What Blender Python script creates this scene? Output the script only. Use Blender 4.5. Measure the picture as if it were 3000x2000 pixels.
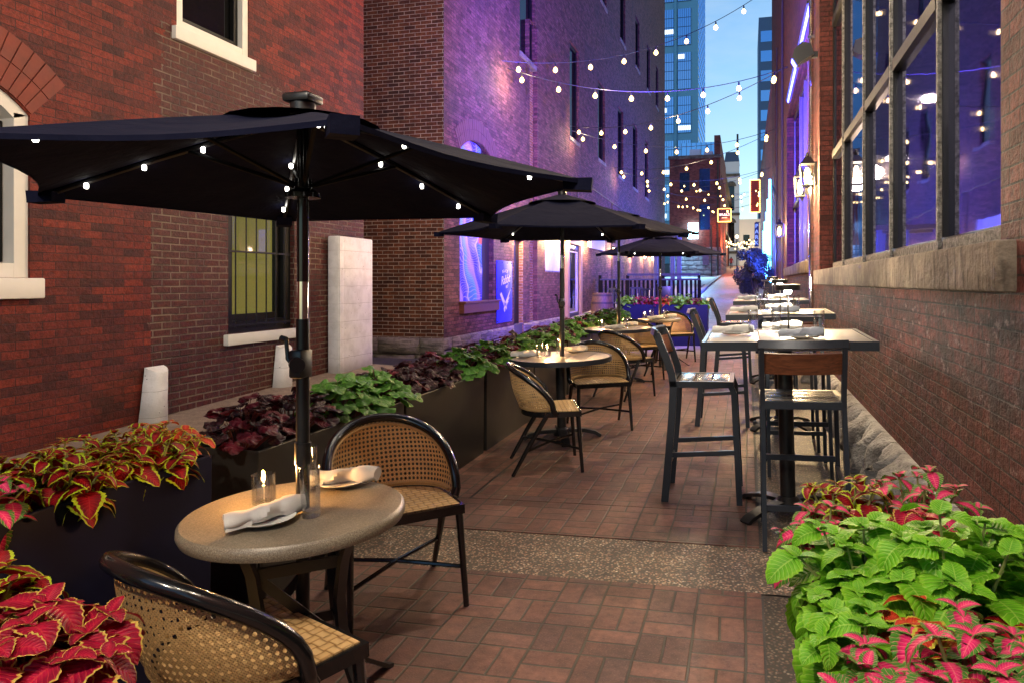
import bpy, bmesh, math, random
from mathutils import Vector, Matrix, noise
R = math.radians
rnd = random.Random(7)
for o in list(bpy.data.objects): bpy.data.objects.remove(o)
SC = bpy.context.scene
COL = SC.collection

# ------------------------------------------------------------------ camera
YAW = math.atan2(2190-1650, 2090)          # the alley runs along +Y, the camera looks a little to its left
cam_d = bpy.data.cameras.new('camera'); cam = bpy.data.objects.new('camera', cam_d); COL.objects.link(cam)
cam.location = (0, 0, 1.46); cam.rotation_euler = (R(90), 0, YAW)
cam_d.sensor_width = 36; cam_d.lens = 36*2090/3000
cam_d.shift_x = -0.05; cam_d.shift_y = -0.058
cam_d.clip_start = 0.05; cam_d.clip_end = 2000
SC.camera = cam
# ------------------------------------------------------------------ dusk sky
w = bpy.data.worlds.new('World'); SC.world = w; w.use_nodes = True
nt = w.node_tree; bg = nt.nodes['Background']
sky = nt.nodes.new('ShaderNodeTexSky'); sky.sky_type = 'NISHITA'; sky.sun_disc = False
SUN_EL, SUN_ROT = R(6.5), R(28)
sky.sun_elevation = SUN_EL; sky.sun_rotation = SUN_ROT; sky.ozone_density = 3.0; sky.air_density = 1.0; sky.dust_density = 0.1
# thin evening cloud over the clear sky
_tc = nt.nodes.new('ShaderNodeTexCoord'); _mp = nt.nodes.new('ShaderNodeMapping'); _mp.inputs['Scale'].default_value = (2.2, 2.2, 7)
_nz = nt.nodes.new('ShaderNodeTexNoise'); _nz.inputs['Scale'].default_value = 2.0; _nz.inputs['Detail'].default_value = 6; _nz.inputs['Roughness'].default_value = .6
_mr = nt.nodes.new('ShaderNodeMapRange'); _mr.inputs[1].default_value = .45; _mr.inputs[2].default_value = .75; _mr.inputs[4].default_value = .42
_mx = nt.nodes.new('ShaderNodeMixRGB'); _mx.inputs[2].default_value = (2.3, 2.9, 3.5, 1)
nt.links.new(_tc.outputs['Generated'], _mp.inputs[0]); nt.links.new(_mp.outputs[0], _nz.inputs[0]); nt.links.new(_nz.outputs[0], _mr.inputs[0]); nt.links.new(_mr.outputs[0], _mx.inputs[0])
nt.links.new(sky.outputs[0], _mx.inputs[1]); nt.links.new(_mx.outputs[0], bg.inputs[0]); bg.inputs[1].default_value = 0.15
sd = bpy.data.lights.new('sun', 'SUN'); sd.energy = 0.02; sd.angle = R(15); sd.color = (1, .8, .65)
so = bpy.data.objects.new('sun', sd); COL.objects.link(so)
so.rotation_euler = Vector((math.sin(SUN_ROT)*math.cos(SUN_EL), math.cos(SUN_ROT)*math.cos(SUN_EL), math.sin(SUN_EL)+.3)).to_track_quat('Z', 'Y').to_euler()
SC.view_settings.view_transform = 'Standard'; SC.view_settings.look = 'None'
SC.view_settings.exposure = 0.95; SC.view_settings.gamma = 1
SC.cycles.use_denoising = True
try: SC.cycles.denoiser = 'OPENIMAGEDENOISE'
except Exception: pass
SC.cycles.use_light_tree = True
SC.cycles.max_bounces = 8; SC.cycles.diffuse_bounces = 4; SC.cycles.glossy_bounces = 4; SC.cycles.transparent_max_bounces = 16
SC.cycles.caustics_reflective = False; SC.cycles.caustics_refractive = False
SC.cycles.sample_clamp_indirect = 4

def lamp(name, kind, loc, energy, color, size=.05, rot=None, spot=None, blend=.5, sy=None):
    d = bpy.data.lights.new(name, kind); d.energy = energy; d.color = color
    if kind == 'AREA':
        d.size = size
        if sy: d.shape = 'RECTANGLE'; d.size_y = sy
    else: d.shadow_soft_size = size
    if kind == 'SPOT': d.spot_size = spot; d.spot_blend = blend
    o = bpy.data.objects.new(name, d); COL.objects.link(o); o.location = loc
    if rot is not None: o.rotation_euler = Vector(rot).to_track_quat('-Z', 'Y').to_euler()
    return o

# ------------------------------------------------------------------ the lie of the ground
def along(y): return .016*(y-3) if y < 20 else (.272+.0374*(y-20) if y < 65 else 1.955+.033*(y-65))
def G(x, y): return .025*(max(-3, min(1.3, x))+1)+along(y)
def terrace(y): return .17+.03*(min(max(y, -4), 9.2)-5.8)-(.30*min(1, (y-9.2)/.8) if y > 9.2 else 0)

# ------------------------------------------------------------------ node helpers
class NT:
    def __init__(s, m): s.t = m.node_tree; s.m = m
    def n(s, typ, **k):
        x = s.t.nodes.new('ShaderNode'+typ)
        for a, b in k.items():
            if a.startswith('i_'):
                key = a[2:]; key = int(key) if key.isdigit() else key.replace('_', ' ')
                s.set(x.inputs[key], b)
            else: setattr(x, a, b)
        return x
    def set(s, inp, v):
        if hasattr(v, 'links') or isinstance(v, bpy.types.NodeSocket): s.t.links.new(v, inp)
        else:
            if hasattr(inp.default_value, '__len__') and not isinstance(v, (int, float)) and len(v) == 3 and len(inp.default_value) == 4: v = (*v, 1)
            inp.default_value = v
    def m2(s, op, a, b=0.0, c=0.0, clamp=False):
        x = s.t.nodes.new('ShaderNodeMath'); x.operation = op; x.use_clamp = clamp
        for i, v in enumerate((a, b, c)):
            if isinstance(v, bpy.types.NodeSocket): s.t.links.new(v, x.inputs[i])
            else: x.inputs[i].default_value = v
        return x.outputs[0]
    def uv(s): return s.n('TexCoord').outputs['UV']
    def obj(s): return s.n('TexCoord').outputs['Object']
    def noise(s, vec, scale, detail=4, rough=.55, out=0, dist=0):
        x = s.n('TexNoise'); s.set(x.inputs['Vector'], vec); x.inputs['Scale'].default_value = scale; x.inputs['Detail'].default_value = detail
        x.inputs['Roughness'].default_value = rough; x.inputs['Distortion'].default_value = dist
        return x.outputs[out]
    def ramp(s, fac, stops, mode='LINEAR'):
        x = s.n('ValToRGB'); s.set(x.inputs[0], fac); r = x.color_ramp; r.interpolation = mode
        while len(r.elements) < len(stops): r.elements.new(.5)
        for e, (p, c) in zip(r.elements, stops):
            e.position = p; e.color = (*c, 1) if not isinstance(c, (int, float)) else (c, c, c, 1)
        return x.outputs[0]
    def mix(s, fac, a, b, mode='MIX'):
        x = s.n('MixRGB'); x.blend_type = mode
        for i, v in enumerate((fac, a, b)): s.set(x.inputs[i], v)
        return x.outputs[0]
    def sstep(s, v, a, b):
        x = s.n('MapRange'); x.interpolation_type = 'SMOOTHSTEP'
        s.set(x.inputs[0], v); x.inputs[1].default_value = a; x.inputs[2].default_value = b
        return x.outputs[0]
    def bump(s, h, strength=.5, dist=.01):
        x = s.n('Bump'); x.inputs['Strength'].default_value = strength; x.inputs['Distance'].default_value = dist; s.set(x.inputs['Height'], h)
        return x.outputs[0]
    def sep(s, v):
        x = s.n('SeparateXYZ'); s.set(x.inputs[0], v); return x.outputs
    def comb(s, a, b, c=0):
        x = s.n('CombineXYZ')
        for i, v in enumerate((a, b, c)): s.set(x.inputs[i], v)
        return x.outputs[0]

def newmat(name):
    m = bpy.data.materials.new(name); m.use_nodes = True
    return m, NT(m), m.node_tree.nodes['Principled BSDF']

def pm(name, col, rough=.5, metal=0, var=.15, vs=30, bump=.0, spec=.5, coat=0):
    """a plain surface with a little unevenness in colour and gloss"""
    m, t, p = newmat(name)
    nz = t.noise(t.obj(), vs, 5)
    f = t.m2('ADD', t.m2('MULTIPLY', t.m2('SUBTRACT', nz, .5), 2*var), 1)
    x = t.n('HueSaturation'); x.inputs['Color'].default_value = (*col, 1); t.set(x.inputs['Value'], f)
    t.set(p.inputs['Base Color'], x.outputs[0])
    t.set(p.inputs['Roughness'], t.m2('ADD', rough-.08, t.m2('MULTIPLY', nz, .16), clamp=True))
    p.inputs['Metallic'].default_value = metal
    p.inputs['Specular IOR Level'].default_value = spec
    if coat: p.inputs['Coat Weight'].default_value = coat
    if bump: t.set(p.inputs['Normal'], t.bump(t.noise(t.obj(), vs*2.5, 6), bump, .004))
    return m

def emit(name, col, strength):
    m, t, p = newmat(name)
    p.inputs['Base Color'].default_value = (*col, 1); p.inputs['Emission Color'].default_value = (*col, 1); p.inputs['Emission Strength'].default_value = strength
    return m

def brick(name, cols, mortar, rowh=.0677, bw=.215, msize=.009, bump=.6, rough=.8, stain=(.02, .012, .01), stain_amt=.6, patch=None, grime=None, dark_bricks=.25, flecks=None):
    """brickwork laid in metres along the UV of the wall: courses, odd dark bricks, stains; patch = an older area with pale ragged mortar"""
    m, t, p = newmat(name); uv = t.uv()
    wob = t.n('TexNoise'); t.set(wob.inputs[0], uv); wob.inputs['Scale'].default_value = 5; wob.inputs['Detail'].default_value = 3
    off = t.n('VectorMath', operation='MULTIPLY_ADD'); t.set(off.inputs[0], wob.outputs[1]); off.inputs[1].default_value = (.012, .012, 0); t.set(off.inputs[2], uv)
    v = off.outputs[0]
    b = t.n('TexBrick'); t.set(b.inputs['Vector'], v); b.offset = .5
    b.inputs['Scale'].default_value = 1; b.inputs['Brick Width'].default_value = bw; b.inputs['Row Height'].default_value = rowh
    b.inputs['Mortar Size'].default_value = msize*.5; b.inputs['Mortar Smooth'].default_value = .25; b.inputs['Bias'].default_value = 0
    b.inputs['Color1'].default_value = (0, 0, 0, 1); b.inputs['Color2'].default_value = (1, 1, 1, 1); b.inputs['Mortar'].default_value = (.5, .5, .5, 1)
    idv = b.outputs['Color']; fac = b.outputs['Fac']
    base = t.ramp(idv, [(i/(len(cols)-1) if len(cols) > 1 else 0, c) for i, c in enumerate(cols)])
    # dark over-burnt bricks
    dk = t.m2('GREATER_THAN', t.m2('FRACT', t.m2('MULTIPLY', t.n('RGBToBW', i_0=idv).outputs[0], 7.31)), 1-dark_bricks)
    base = t.mix(t.m2('MULTIPLY', dk, .55), base, tuple(c*.35 for c in cols[0]))
    big = t.noise(uv, .7, 5, .6); mid = t.noise(uv, 4.5, 5, .65); fine = t.noise(uv, 60, 4, .6)
    mot = t.noise(uv, 24, 6, .7); base = t.mix(1.0, base, t.ramp(mot, [(.28, .35), (.5, 1.0), (.72, 1.55)]), 'MULTIPLY')
    base = t.mix(t.sstep(mid, .35, .75), base, t.mix(1.0, base, (.75, .7, .7), 'MULTIPLY'))
    base = t.mix(t.m2('MULTIPLY', t.sstep(fine, .5, .8), .35), base, stain)
    base = t.mix(t.m2('MULTIPLY', t.sstep(big, .5, .72), stain_amt), base, stain)
    mort = t.mix(t.sstep(mid, .3, .7), mortar, tuple(c*.45 for c in mortar))
    mort = t.mix(t.m2('MULTIPLY', t.sstep(fine, .55, .72), .5), mort, tuple(min(.6, c*3.2+.03) for c in mortar))
    f2 = fac
    if patch:
        # patch = function(u, v, noise) giving a 0..1 mask
        s = t.sep(uv); msk = patch(t, s[0], s[1], mid, big)
        nb = t.n('TexBrick'); t.set(nb.inputs['Vector'], v); nb.offset = .5
        nb.inputs['Scale'].default_value = 1; nb.inputs['Brick Width'].default_value = bw; nb.inputs['Row Height'].default_value = rowh
        nb.inputs['Mortar Size'].default_value = msize*1.15; nb.inputs['Mortar Smooth'].default_value = .5
        nb.inputs['Color1'].default_value = (0, 0, 0, 1); nb.inputs['Color2'].default_value = (1, 1, 1, 1)
        old = t.mix(t.sstep(mid, .3, .7), tuple(c*.75 for c in cols[0]), (.085, .026, .020))
        old = t.mix(t.m2('MULTIPLY', nb.outputs['Color'], .4), old, (.05, .025, .024))
        base = t.mix(msk, base, old)
        old = t.mix(1.0, old, t.ramp(mot, [(.28, .4), (.5, 1.0), (.72, 1.7)]), 'MULTIPLY')
        base = t.mix(msk, base, old)
        m2_ = t.noise(uv, 2.2, 6, .7); mort = t.mix(msk, mort, t.mix(t.sstep(m2_, .40, .62), (.20, .15, .11), (.05, .034, .028)))
        f2 = t.mix(msk, fac, nb.outputs['Fac'])
    col = t.mix(f2, base, mort)
    if grime:
        s = t.sep(uv); gm = grime(t, s[0], s[1], mid, big); col = t.mix(gm, col, (.018, .014, .014))
    if flecks:
        s = t.sep(uv); col = t.mix(flecks(t, s[0], s[1], mid, fine), col, (.36, .26, .24))
    t.set(p.inputs['Base Color'], col)
    t.set(p.inputs['Roughness'], t.m2('ADD', rough-.1, t.m2('MULTIPLY', mid, .2)))
    p.inputs['Specular IOR Level'].default_value = .35
    h = t.m2('ADD', t.m2('MULTIPLY', t.m2('SUBTRACT', 1, f2), 1.0), t.m2('ADD', t.m2('ADD', t.m2('MULTIPLY', fine, .25), t.m2('MULTIPLY', mot, .7)), t.m2('ADD', t.m2('MULTIPLY', mid, .9), t.m2('MULTIPLY', idv, .6))))
    t.set(p.inputs['Normal'], t.bump(h, bump, .022))
    return m

def stone(name, c1, c2, scale=3, bump=.8, st=(1, 1, 9)):
    m, t, p = newmat(name); o = t.obj()
    a = t.noise(o, scale, 8, .65); b = t.noise(o, scale*9, 5, .6); sn = t.n('TexNoise')
    mp = t.n('Mapping'); t.set(mp.inputs[0], o); mp.inputs['Scale'].default_value = st; t.set(sn.inputs[0], mp.outputs[0]); sn.inputs['Scale'].default_value = scale*1.6
    c = t.mix(t.sstep(a, .3, .7), c1, c2); c = t.mix(t.m2('MULTIPLY', t.sstep(b, .5, .75), .5), c, tuple(x*.35 for x in c1)); c = t.mix(t.m2('MULTIPLY', t.sstep(sn.outputs[0], .48, .66), .55), c, tuple(x*.4 for x in c1))
    t.set(p.inputs['Base Color'], c); p.inputs['Roughness'].default_value = .85
    t.set(p.inputs['Normal'], t.bump(t.m2('ADD', a, t.m2('ADD', t.m2('MULTIPLY', b, .4), t.m2('MULTIPLY', sn.outputs[0], .5))), bump, .05))
    return m

def wood(name, c1, c2, scale=8, axis=0, rough=.45):
    m, t, p = newmat(name)
    mp = t.n('Mapping'); t.set(mp.inputs[0], t.obj()); sc = [12, 12, 12]; sc[axis] = 1; mp.inputs['Scale'].default_value = sc
    a = t.noise(mp.outputs[0], scale, 7, .6, dist=.4); t.set(p.inputs['Base Color'], t.mix(t.sstep(a, .3, .7), c1, c2))
    p.inputs['Roughness'].default_value = rough; t.set(p.inputs['Normal'], t.bump(a, .15, .003))
    return m

def thin_glass(name, tint=(1, 1, 1), gloss=.12, rough=.02):
    m, t, p = newmat(name); m.node_tree.nodes.remove(p)
    out = t.t.nodes['Material Output']
    tr = t.n('BsdfTransparent', i_0=tint); gl = t.n('BsdfGlossy'); gl.inputs['Roughness'].default_value = rough
    lw = t.n('LayerWeight'); lw.inputs[0].default_value = .35
    f = t.m2('ADD', gloss*.4, t.m2('MULTIPLY', lw.outputs['Facing'], gloss*4), clamp=True)
    mx = t.n('MixShader'); t.set(mx.inputs[0], f); t.set(mx.inputs[1], tr.outputs[0]); t.set(mx.inputs[2], gl.outputs[0])
    t.set(out.inputs[0], mx.outputs[0])
    return m

def window_glass(name, dark=(.01, .011, .02), refl=.55, tint=(.8, .85, 1)):
    """big old panes: they mirror the alley, wavering a little, over a dim room"""
    m, t, p = newmat(name); m.node_tree.nodes.remove(p)
    out = t.t.nodes['Material Output']
    d = t.n('BsdfDiffuse', i_0=dark); gl = t.n('BsdfGlossy', i_0=tint); gl.inputs['Roughness'].default_value = .03
    t.set(gl.inputs['Normal'], t.bump(t.noise(t.obj(), 1.6, 2), .035, .05))
    lw = t.n('LayerWeight'); lw.inputs[0].default_value = .5
    f = t.m2('ADD', refl*.45, t.m2('MULTIPLY', lw.outputs['Facing'], refl), clamp=True)
    mx = t.n('MixShader'); t.set(mx.inputs[0], f); t.set(mx.inputs[1], d.outputs[0]); t.set(mx.inputs[2], gl.outputs[0])
    t.set(out.inputs[0], mx.outputs[0])
    return m

# ------------------------------------------------------------------ mesh builder
class MB:
    def __init__(s): s.v = []; s.f = []; s.mi = []; s.uv = {}; s.cur = 0
    def add(s, vs, fs, uvs=None, M=None):
        b = len(s.v)
        s.v += [tuple(M @ Vector(q)) if M else tuple(q) for q in vs]
        for i, f in enumerate(fs):
            if uvs is not None: s.uv[len(s.f)] = [uvs[k] for k in f]
            s.f.append([b+k for k in f]); s.mi.append(s.cur)
        return s
    def box(s, x0, x1, y0, y1, z0, z1, M=None, bev=0):
        if bev:
            b = bmesh.new(); bmesh.ops.create_cube(b, size=1)
            for q in b.verts: q.co = Vector(((x0+x1)/2+q.co.x*(x1-x0), (y0+y1)/2+q.co.y*(y1-y0), (z0+z1)/2+q.co.z*(z1-z0)))
            bmesh.ops.bevel(b, geom=b.edges[:], offset=bev, segments=2, affect='EDGES', profile=.5)
            b.verts.index_update()
            s.add([q.co.copy() for q in b.verts], [[q.index for q in f.verts] for f in b.faces], None, M); b.free(); return s
        vs = [(x, y, z) for x in (x0, x1) for y in (y0, y1) for z in (z0, z1)]
        return s.add(vs, [(0, 1, 3, 2), (4, 6, 7, 5), (0, 4, 5, 1), (2, 3, 7, 6), (0, 2, 6, 4), (1, 5, 7, 3)], None, M)
    def tube(s, pts, r, seg=10, closed=False, M=None, flat=1.0, caps=True):
        pts = [Vector(q) for q in pts]; n = len(pts); rr = r if hasattr(r, '__len__') else [r]*n
        vs = []; up = None
        for i, q in enumerate(pts):
            a = pts[(i-1) % n] if (closed or i > 0) else q; c = pts[(i+1) % n] if (closed or i < n-1) else q
            d = (c-a).normalized()
            if up is None:
                up = Vector((0, 0, 1)) if abs(d.z) < .9 else Vector((0, 1, 0))
            up = (up - d*up.dot(d)).normalized(); e = d.cross(up)
            for k in range(seg):
                t = 2*math.pi*k/seg; vs.append(q + up*math.cos(t)*rr[i] + e*math.sin(t)*rr[i]*flat)
        fs = []
        for i in range(n if closed else n-1):
            j = (i+1) % n
            for k in range(seg): fs.append((i*seg+k, i*seg+(k+1) % seg, j*seg+(k+1) % seg, j*seg+k))
        if caps and not closed: fs += [tuple(range(seg))[::-1], tuple((n-1)*seg+k for k in range(seg))]
        return s.add(vs, fs, None, M)
    def bar(s, a, b, w_, h_, M=None):
        """a rectangular bar from a to b"""
        a, b = Vector(a), Vector(b); d = (b-a).normalized()
        up = Vector((0, 0, 1)) if abs(d.z) < .95 else Vector((0, 1, 0)); e = d.cross(up).normalized(); up = e.cross(d)
        vs = [q+e*sx*w_/2+up*sz*h_/2 for q in (a, b) for sx in (-1, 1) for sz in (-1, 1)]
        return s.add(vs, [(0, 1, 3, 2), (4, 6, 7, 5), (0, 4, 5, 1), (2, 3, 7, 6), (0, 2, 6, 4), (1, 5, 7, 3)], None, M)
    def ribbon(s, pts, w_, th, side, M=None):
        """a flat bar bent along pts, w_ wide along the vector side"""
        pts = [Vector(q) for q in pts]; side = Vector(side).normalized(); vs = []
        for i, q in enumerate(pts):
            d = (pts[min(i+1, len(pts)-1)]-pts[max(i-1, 0)]).normalized(); nn = d.cross(side).normalized()
            for a, b in ((-1, -1), (1, -1), (1, 1), (-1, 1)): vs.append(q+side*a*w_/2+nn*b*th/2)
        fs = [tuple(i*4+k for k in range(4)) for i in (0,)] + [tuple((len(pts)-1)*4+k for k in (3, 2, 1, 0))]
        for i in range(len(pts)-1):
            for k in range(4): fs.append((i*4+k, (i+1)*4+k, (i+1)*4+(k+1) % 4, i*4+(k+1) % 4))
        return s.add(vs, fs, None, M)
    def lathe(s, prof, seg=24, M=None, cap=True):
        vs = []; n = len(prof)
        for r, z in prof:
            for k in range(seg): t = 2*math.pi*k/seg; vs.append((r*math.cos(t), r*math.sin(t), z))
        fs = [(i*seg+k, i*seg+(k+1) % seg, (i+1)*seg+(k+1) % seg, (i+1)*seg+k) for i in range(n-1) for k in range(seg)]
        if cap: fs += [tuple(range(seg))[::-1], tuple((n-1)*seg+k for k in range(seg))]
        return s.add(vs, fs, None, M)
    def prism(s, poly, axis, a, b, M=None):
        """poly of 2-d points pushed along axis ('x','y','z') from a to b"""
        def P(q, h): return (h, q[0], q[1]) if axis == 'x' else ((q[0], h, q[1]) if axis == 'y' else (q[0], q[1], h))
        n = len(poly); vs = [P(q, a) for q in poly]+[P(q, b) for q in poly]
        fs = [tuple(range(n))[::-1], tuple(range(n, 2*n))]+[(i, (i+1) % n, n+(i+1) % n, n+i) for i in range(n)]
        return s.add(vs, fs, None, M)
    def build(s, name, mats, parent=None, smooth=35, fixn=True):
        me = bpy.data.meshes.new(name); me.from_pydata(s.v, [], s.f)
        mats = mats if isinstance(mats, (list, tuple)) else [mats]
        for m in mats: me.materials.append(m)
        me.polygons.foreach_set('material_index', s.mi)
        if fixn and not s.uv:
            b = bmesh.new(); b.from_mesh(me); bmesh.ops.recalc_face_normals(b, faces=b.faces[:]); b.to_mesh(me); b.free()
        ul = me.uv_layers.new(name='UVMap')
        co = [0.0]*(len(me.loops)*2)
        for p in me.polygons:
            cu = s.uv.get(p.index) if s.uv else None
            nx, ny, nz = abs(p.normal.x), abs(p.normal.y), abs(p.normal.z)
            for q, li in enumerate(p.loop_indices):
                if cu: u_ = cu[q]
                else:
                    c = me.vertices[me.loops[li].vertex_index].co
                    u_ = (c.y, c.z) if nx >= ny and nx >= nz else ((c.x, c.z) if ny >= nz else (c.x, c.y))
                co[li*2] = u_[0]; co[li*2+1] = u_[1]
        ul.data.foreach_set('uv', co)
        if smooth:
            me.polygons.foreach_set('use_smooth', [True]*len(me.polygons)); me.set_sharp_from_angle(angle=R(smooth))
        me.update()
        o = bpy.data.objects.new(name, me); COL.objects.link(o)
        if parent: o.parent = parent
        return o

def tag(o, label=None, cat=None, group=None, kind=None):
    if label: o['label'] = label
    if cat: o['category'] = cat
    if group: o['group'] = group
    if kind: o['kind'] = kind
    return o
def thing(name, label, cat, loc=(0, 0, 0), rz=0, group=None, tilt=False):
    o = bpy.data.objects.new(name, None); COL.objects.link(o); o.empty_display_size = .1; o.location = loc
    seat(o, rz, tilt); return tag(o, label, cat, group)
TILT = Matrix.Rotation(-math.atan(.025), 3, 'Y') @ Matrix.Rotation(math.atan(.016), 3, 'X')
def seat(o, rz, tilt=True):
    m = Matrix.Rotation(rz, 3, 'Z'); o.rotation_euler = ((TILT @ m) if tilt else m).to_euler()
def kids(o): return [c for c in bpy.data.objects if c.parent == o]
def dup(o, loc, rz, label, group=None, tilt=True, scale=None):
    r = o.copy(); COL.objects.link(r); r.location = loc; seat(r, rz, tilt)
    if scale: r.scale = scale
    r['label'] = label
    if group: r['group'] = group
    for c in kids(o):
        d = c.copy(); COL.objects.link(d); d.parent = r
        for c2 in kids(c):
            e = c2.copy(); COL.objects.link(e); e.parent = d
    return r

def wall(mb, axis, const, sgn, a0, a1, z0, z1, holes, thick, uo=0):
    """one face of a wall (plane axis=const, outside towards sgn), with openings and their reveals"""
    us = sorted({a0, a1, *[h[0] for h in holes], *[h[1] for h in holes]}); zs = sorted({z0, z1, *[h[2] for h in holes], *[h[3] for h in holes]})
    us = [u for u in us if a0 <= u <= a1]; zs = [z for z in zs if z0 <= z <= z1]
    P = (lambda u, z, d=0: (const-sgn*d, u, z)) if axis == 'x' else (lambda u, z, d=0: (u, const-sgn*d, z))
    def q(pts, uvs):
        mb.add(pts, [(0, 1, 2, 3)], uvs)
    flip = (sgn > 0) == (axis == 'x')
    for i in range(len(us)-1):
        for j in range(len(zs)-1):
            c, d = (us[i]+us[i+1])/2, (zs[j]+zs[j+1])/2
            if any(h[0] < c < h[1] and h[2] < d < h[3] for h in holes): continue
            pts = [(us[i], zs[j]), (us[i+1], zs[j]), (us[i+1], zs[j+1]), (us[i], zs[j+1])]
            if not flip: pts = pts[::-1]
            q([P(*p) for p in pts], [(p[0]+uo, p[1]) for p in pts])
    for h in holes:
        for (u, ua, ub) in ((h[0], 0, 1), (h[1], 1, 0)):
            pp = [(0, h[2]), (thick, h[2]), (thick, h[3]), (0, h[3])]
            q([P(u, z, d) for d, z in pp], [(u+d+.1, z) for d, z in pp])
        for z in (h[2], h[3]):
            pp = [(h[0], 0), (h[1], 0), (h[1], thick), (h[0], thick)]
            q([P(u, z, d) for u, d in pp], [(u, z+d) for u, d in pp])
    return mb

def text_mesh(txt, size, ext=.004, shear=0, space=1, vertical=False):
    c = bpy.data.curves.new('lettering', 'FONT'); c.body = '\n'.join(txt) if vertical else txt; c.size = size; c.extrude = ext; c.shear = shear
    c.align_x = 'CENTER'; c.align_y = 'CENTER'; c.space_character = space; c.resolution_u = 3
    o = bpy.data.objects.new('lettering', c); COL.objects.link(o)
    bpy.context.view_layer.update()
    me = bpy.data.meshes.new_from_object(o.evaluated_get(bpy.context.evaluated_depsgraph_get()))
    bpy.data.objects.remove(o); return me
def lettering(txt, size, mat, parent, mtx, name='lettering', **k):
    me = text_mesh(txt, size, **k); me.materials.clear(); me.materials.append(mat)
    o = bpy.data.objects.new(name, me); COL.objects.link(o); o.parent = parent; o.matrix_local = mtx; return o
def face_x(loc):   # lettering that faces +X
    return Matrix.Translation(loc) @ Matrix.Rotation(R(90), 4, 'Z') @ Matrix.Rotation(R(90), 4, 'X')
def face_cam(loc): # lettering that faces -Y
    return Matrix.Translation(loc) @ Matrix.Rotation(R(90), 4, 'X')

# ------------------------------------------------------------------ materials
def patch_b1(t, u, v, mid, big):
    # weathered area under the upper window and the repaired field beside the barred window
    n = t.m2('MULTIPLY', t.m2('SUBTRACT', mid, .5), .5)
    stepn = t.n('TexWhiteNoise', noise_dimensions='1D'); t.set(stepn.inputs['W'], t.m2('FLOOR', t.m2('DIVIDE', v, .0677)))
    jag = t.m2('ADD', n, t.m2('MULTIPLY', stepn.outputs[0], .16))
    lower = t.m2('MULTIPLY', t.m2('GREATER_THAN', u, 5.45), t.m2('LESS_THAN', v, 2.62))
    up = t.m2('MULTIPLY', t.m2('GREATER_THAN', t.m2('ADD', u, jag), 5.62), t.m2('LESS_THAN', t.m2('ADD', v, t.m2('ADD', jag, t.m2('MULTIPLY', t.m2('SUBTRACT', u, 5.5), .12))), 4.02))
    return t.m2('MAXIMUM', lower, up)
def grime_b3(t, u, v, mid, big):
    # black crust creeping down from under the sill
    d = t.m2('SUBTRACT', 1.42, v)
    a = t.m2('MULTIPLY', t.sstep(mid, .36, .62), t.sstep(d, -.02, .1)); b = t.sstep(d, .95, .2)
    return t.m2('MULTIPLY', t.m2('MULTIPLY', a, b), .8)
def flecks_b3(t, u, v, mid, fine):  # pale peeling paint, plus grazing lamp highlights put into the colour
    a = t.n('TexNoise'); t.set(a.inputs[0], t.comb(t.m2('MULTIPLY', u, 9), t.m2('MULTIPLY', v, 15))); a.inputs['Scale'].default_value = 1; a.inputs['Detail'].default_value = 6; a.inputs['Roughness'].default_value = .7
    return t.m2('MULTIPLY', t.m2('MULTIPLY', t.sstep(a.outputs[0], .56, .66), t.sstep(v, .55, .9)), t.m2('MULTIPLY', t.sstep(t.m2('SUBTRACT', 1.44, v), -.02, .05), .42))
M = {}
M['brick_red'] = brick('painted_red_brick', [(.095, .011, .006), (.19, .022, .008), (.13, .015, .006), (.05, .008, .005), (.165, .019, .007)], (.06, .016, .011), msize=.008, bump=.7, rough=.62, stain_amt=.6, patch=patch_b1, dark_bricks=.1)
M['brick_end'] = brick('orange_brown_brick', [(.085, .026, .011), (.16, .052, .018), (.115, .036, .013)], (.46, .40, .30), msize=.012, bump=.4, stain_amt=.5, dark_bricks=.3)
M['brick_tall'] = brick('rough_rose_brick', [(.125, .045, .040), (.20, .078, .070), (.085, .030, .029)], (.06, .035, .034), msize=.010, bump=.9, rough=.85, stain=(.05, .03, .035), stain_amt=.55, dark_bricks=.2)
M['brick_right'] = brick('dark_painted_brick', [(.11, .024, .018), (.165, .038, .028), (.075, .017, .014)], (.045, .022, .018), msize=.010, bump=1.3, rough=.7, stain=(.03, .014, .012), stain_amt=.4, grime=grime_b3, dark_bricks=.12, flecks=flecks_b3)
M['brick_far'] = brick('far_red_brick', [(.22, .06, .045), (.28, .08, .06)], (.14, .07, .06), bump=.3)
M['brick_ochre_lit'] = brick('warm_lit_jamb_brick', [(.32, .14, .04), (.38, .18, .06), (.25, .1, .03)], (.5, .42, .28), msize=.012, bump=.4, stain_amt=.2)  # ochre tone carries the warm yellow light on the doorway's brick return
M['stone'] = stone('rough_limestone', (.13, .11, .09), (.26, .22, .18), 2.2, 1.0)
M['stone_grey'] = stone('grey_rubble_stone', (.30, .28, .26), (.46, .44, .41), 4, 1.0, (1, 1, 1.6))
M['sill'] = stone('stained_sill_stone', (.085, .062, .046), (.24, .19, .145), 3.2, .6, (5, 5, .8))
M['far_stone'] = stone('far_rock_faced_stone', (.2, .19, .2), (.32, .3, .3), 1.2, 1)
M['white'] = pm('white_paint', (.74, .72, .68), .6, var=.08, vs=9, bump=.15)
M['white_rough'] = pm('whitewashed_concrete', (.78, .76, .77), .75, var=.10, vs=14, bump=.5)
M['black'] = pm('black_powder_coat', (.014, .014, .015), .36, var=.3, vs=60)
M['black_matt'] = pm('black_matt_paint', (.005, .005, .006), .7, spec=.1)
M['black_gloss'] = pm('black_lacquer', (.008, .008, .009), .2, var=.2, vs=40, coat=.3)
M['steel_blue'] = pm('charcoal_metal', (.028, .033, .045), .38, .3, var=.15, vs=50)
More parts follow.
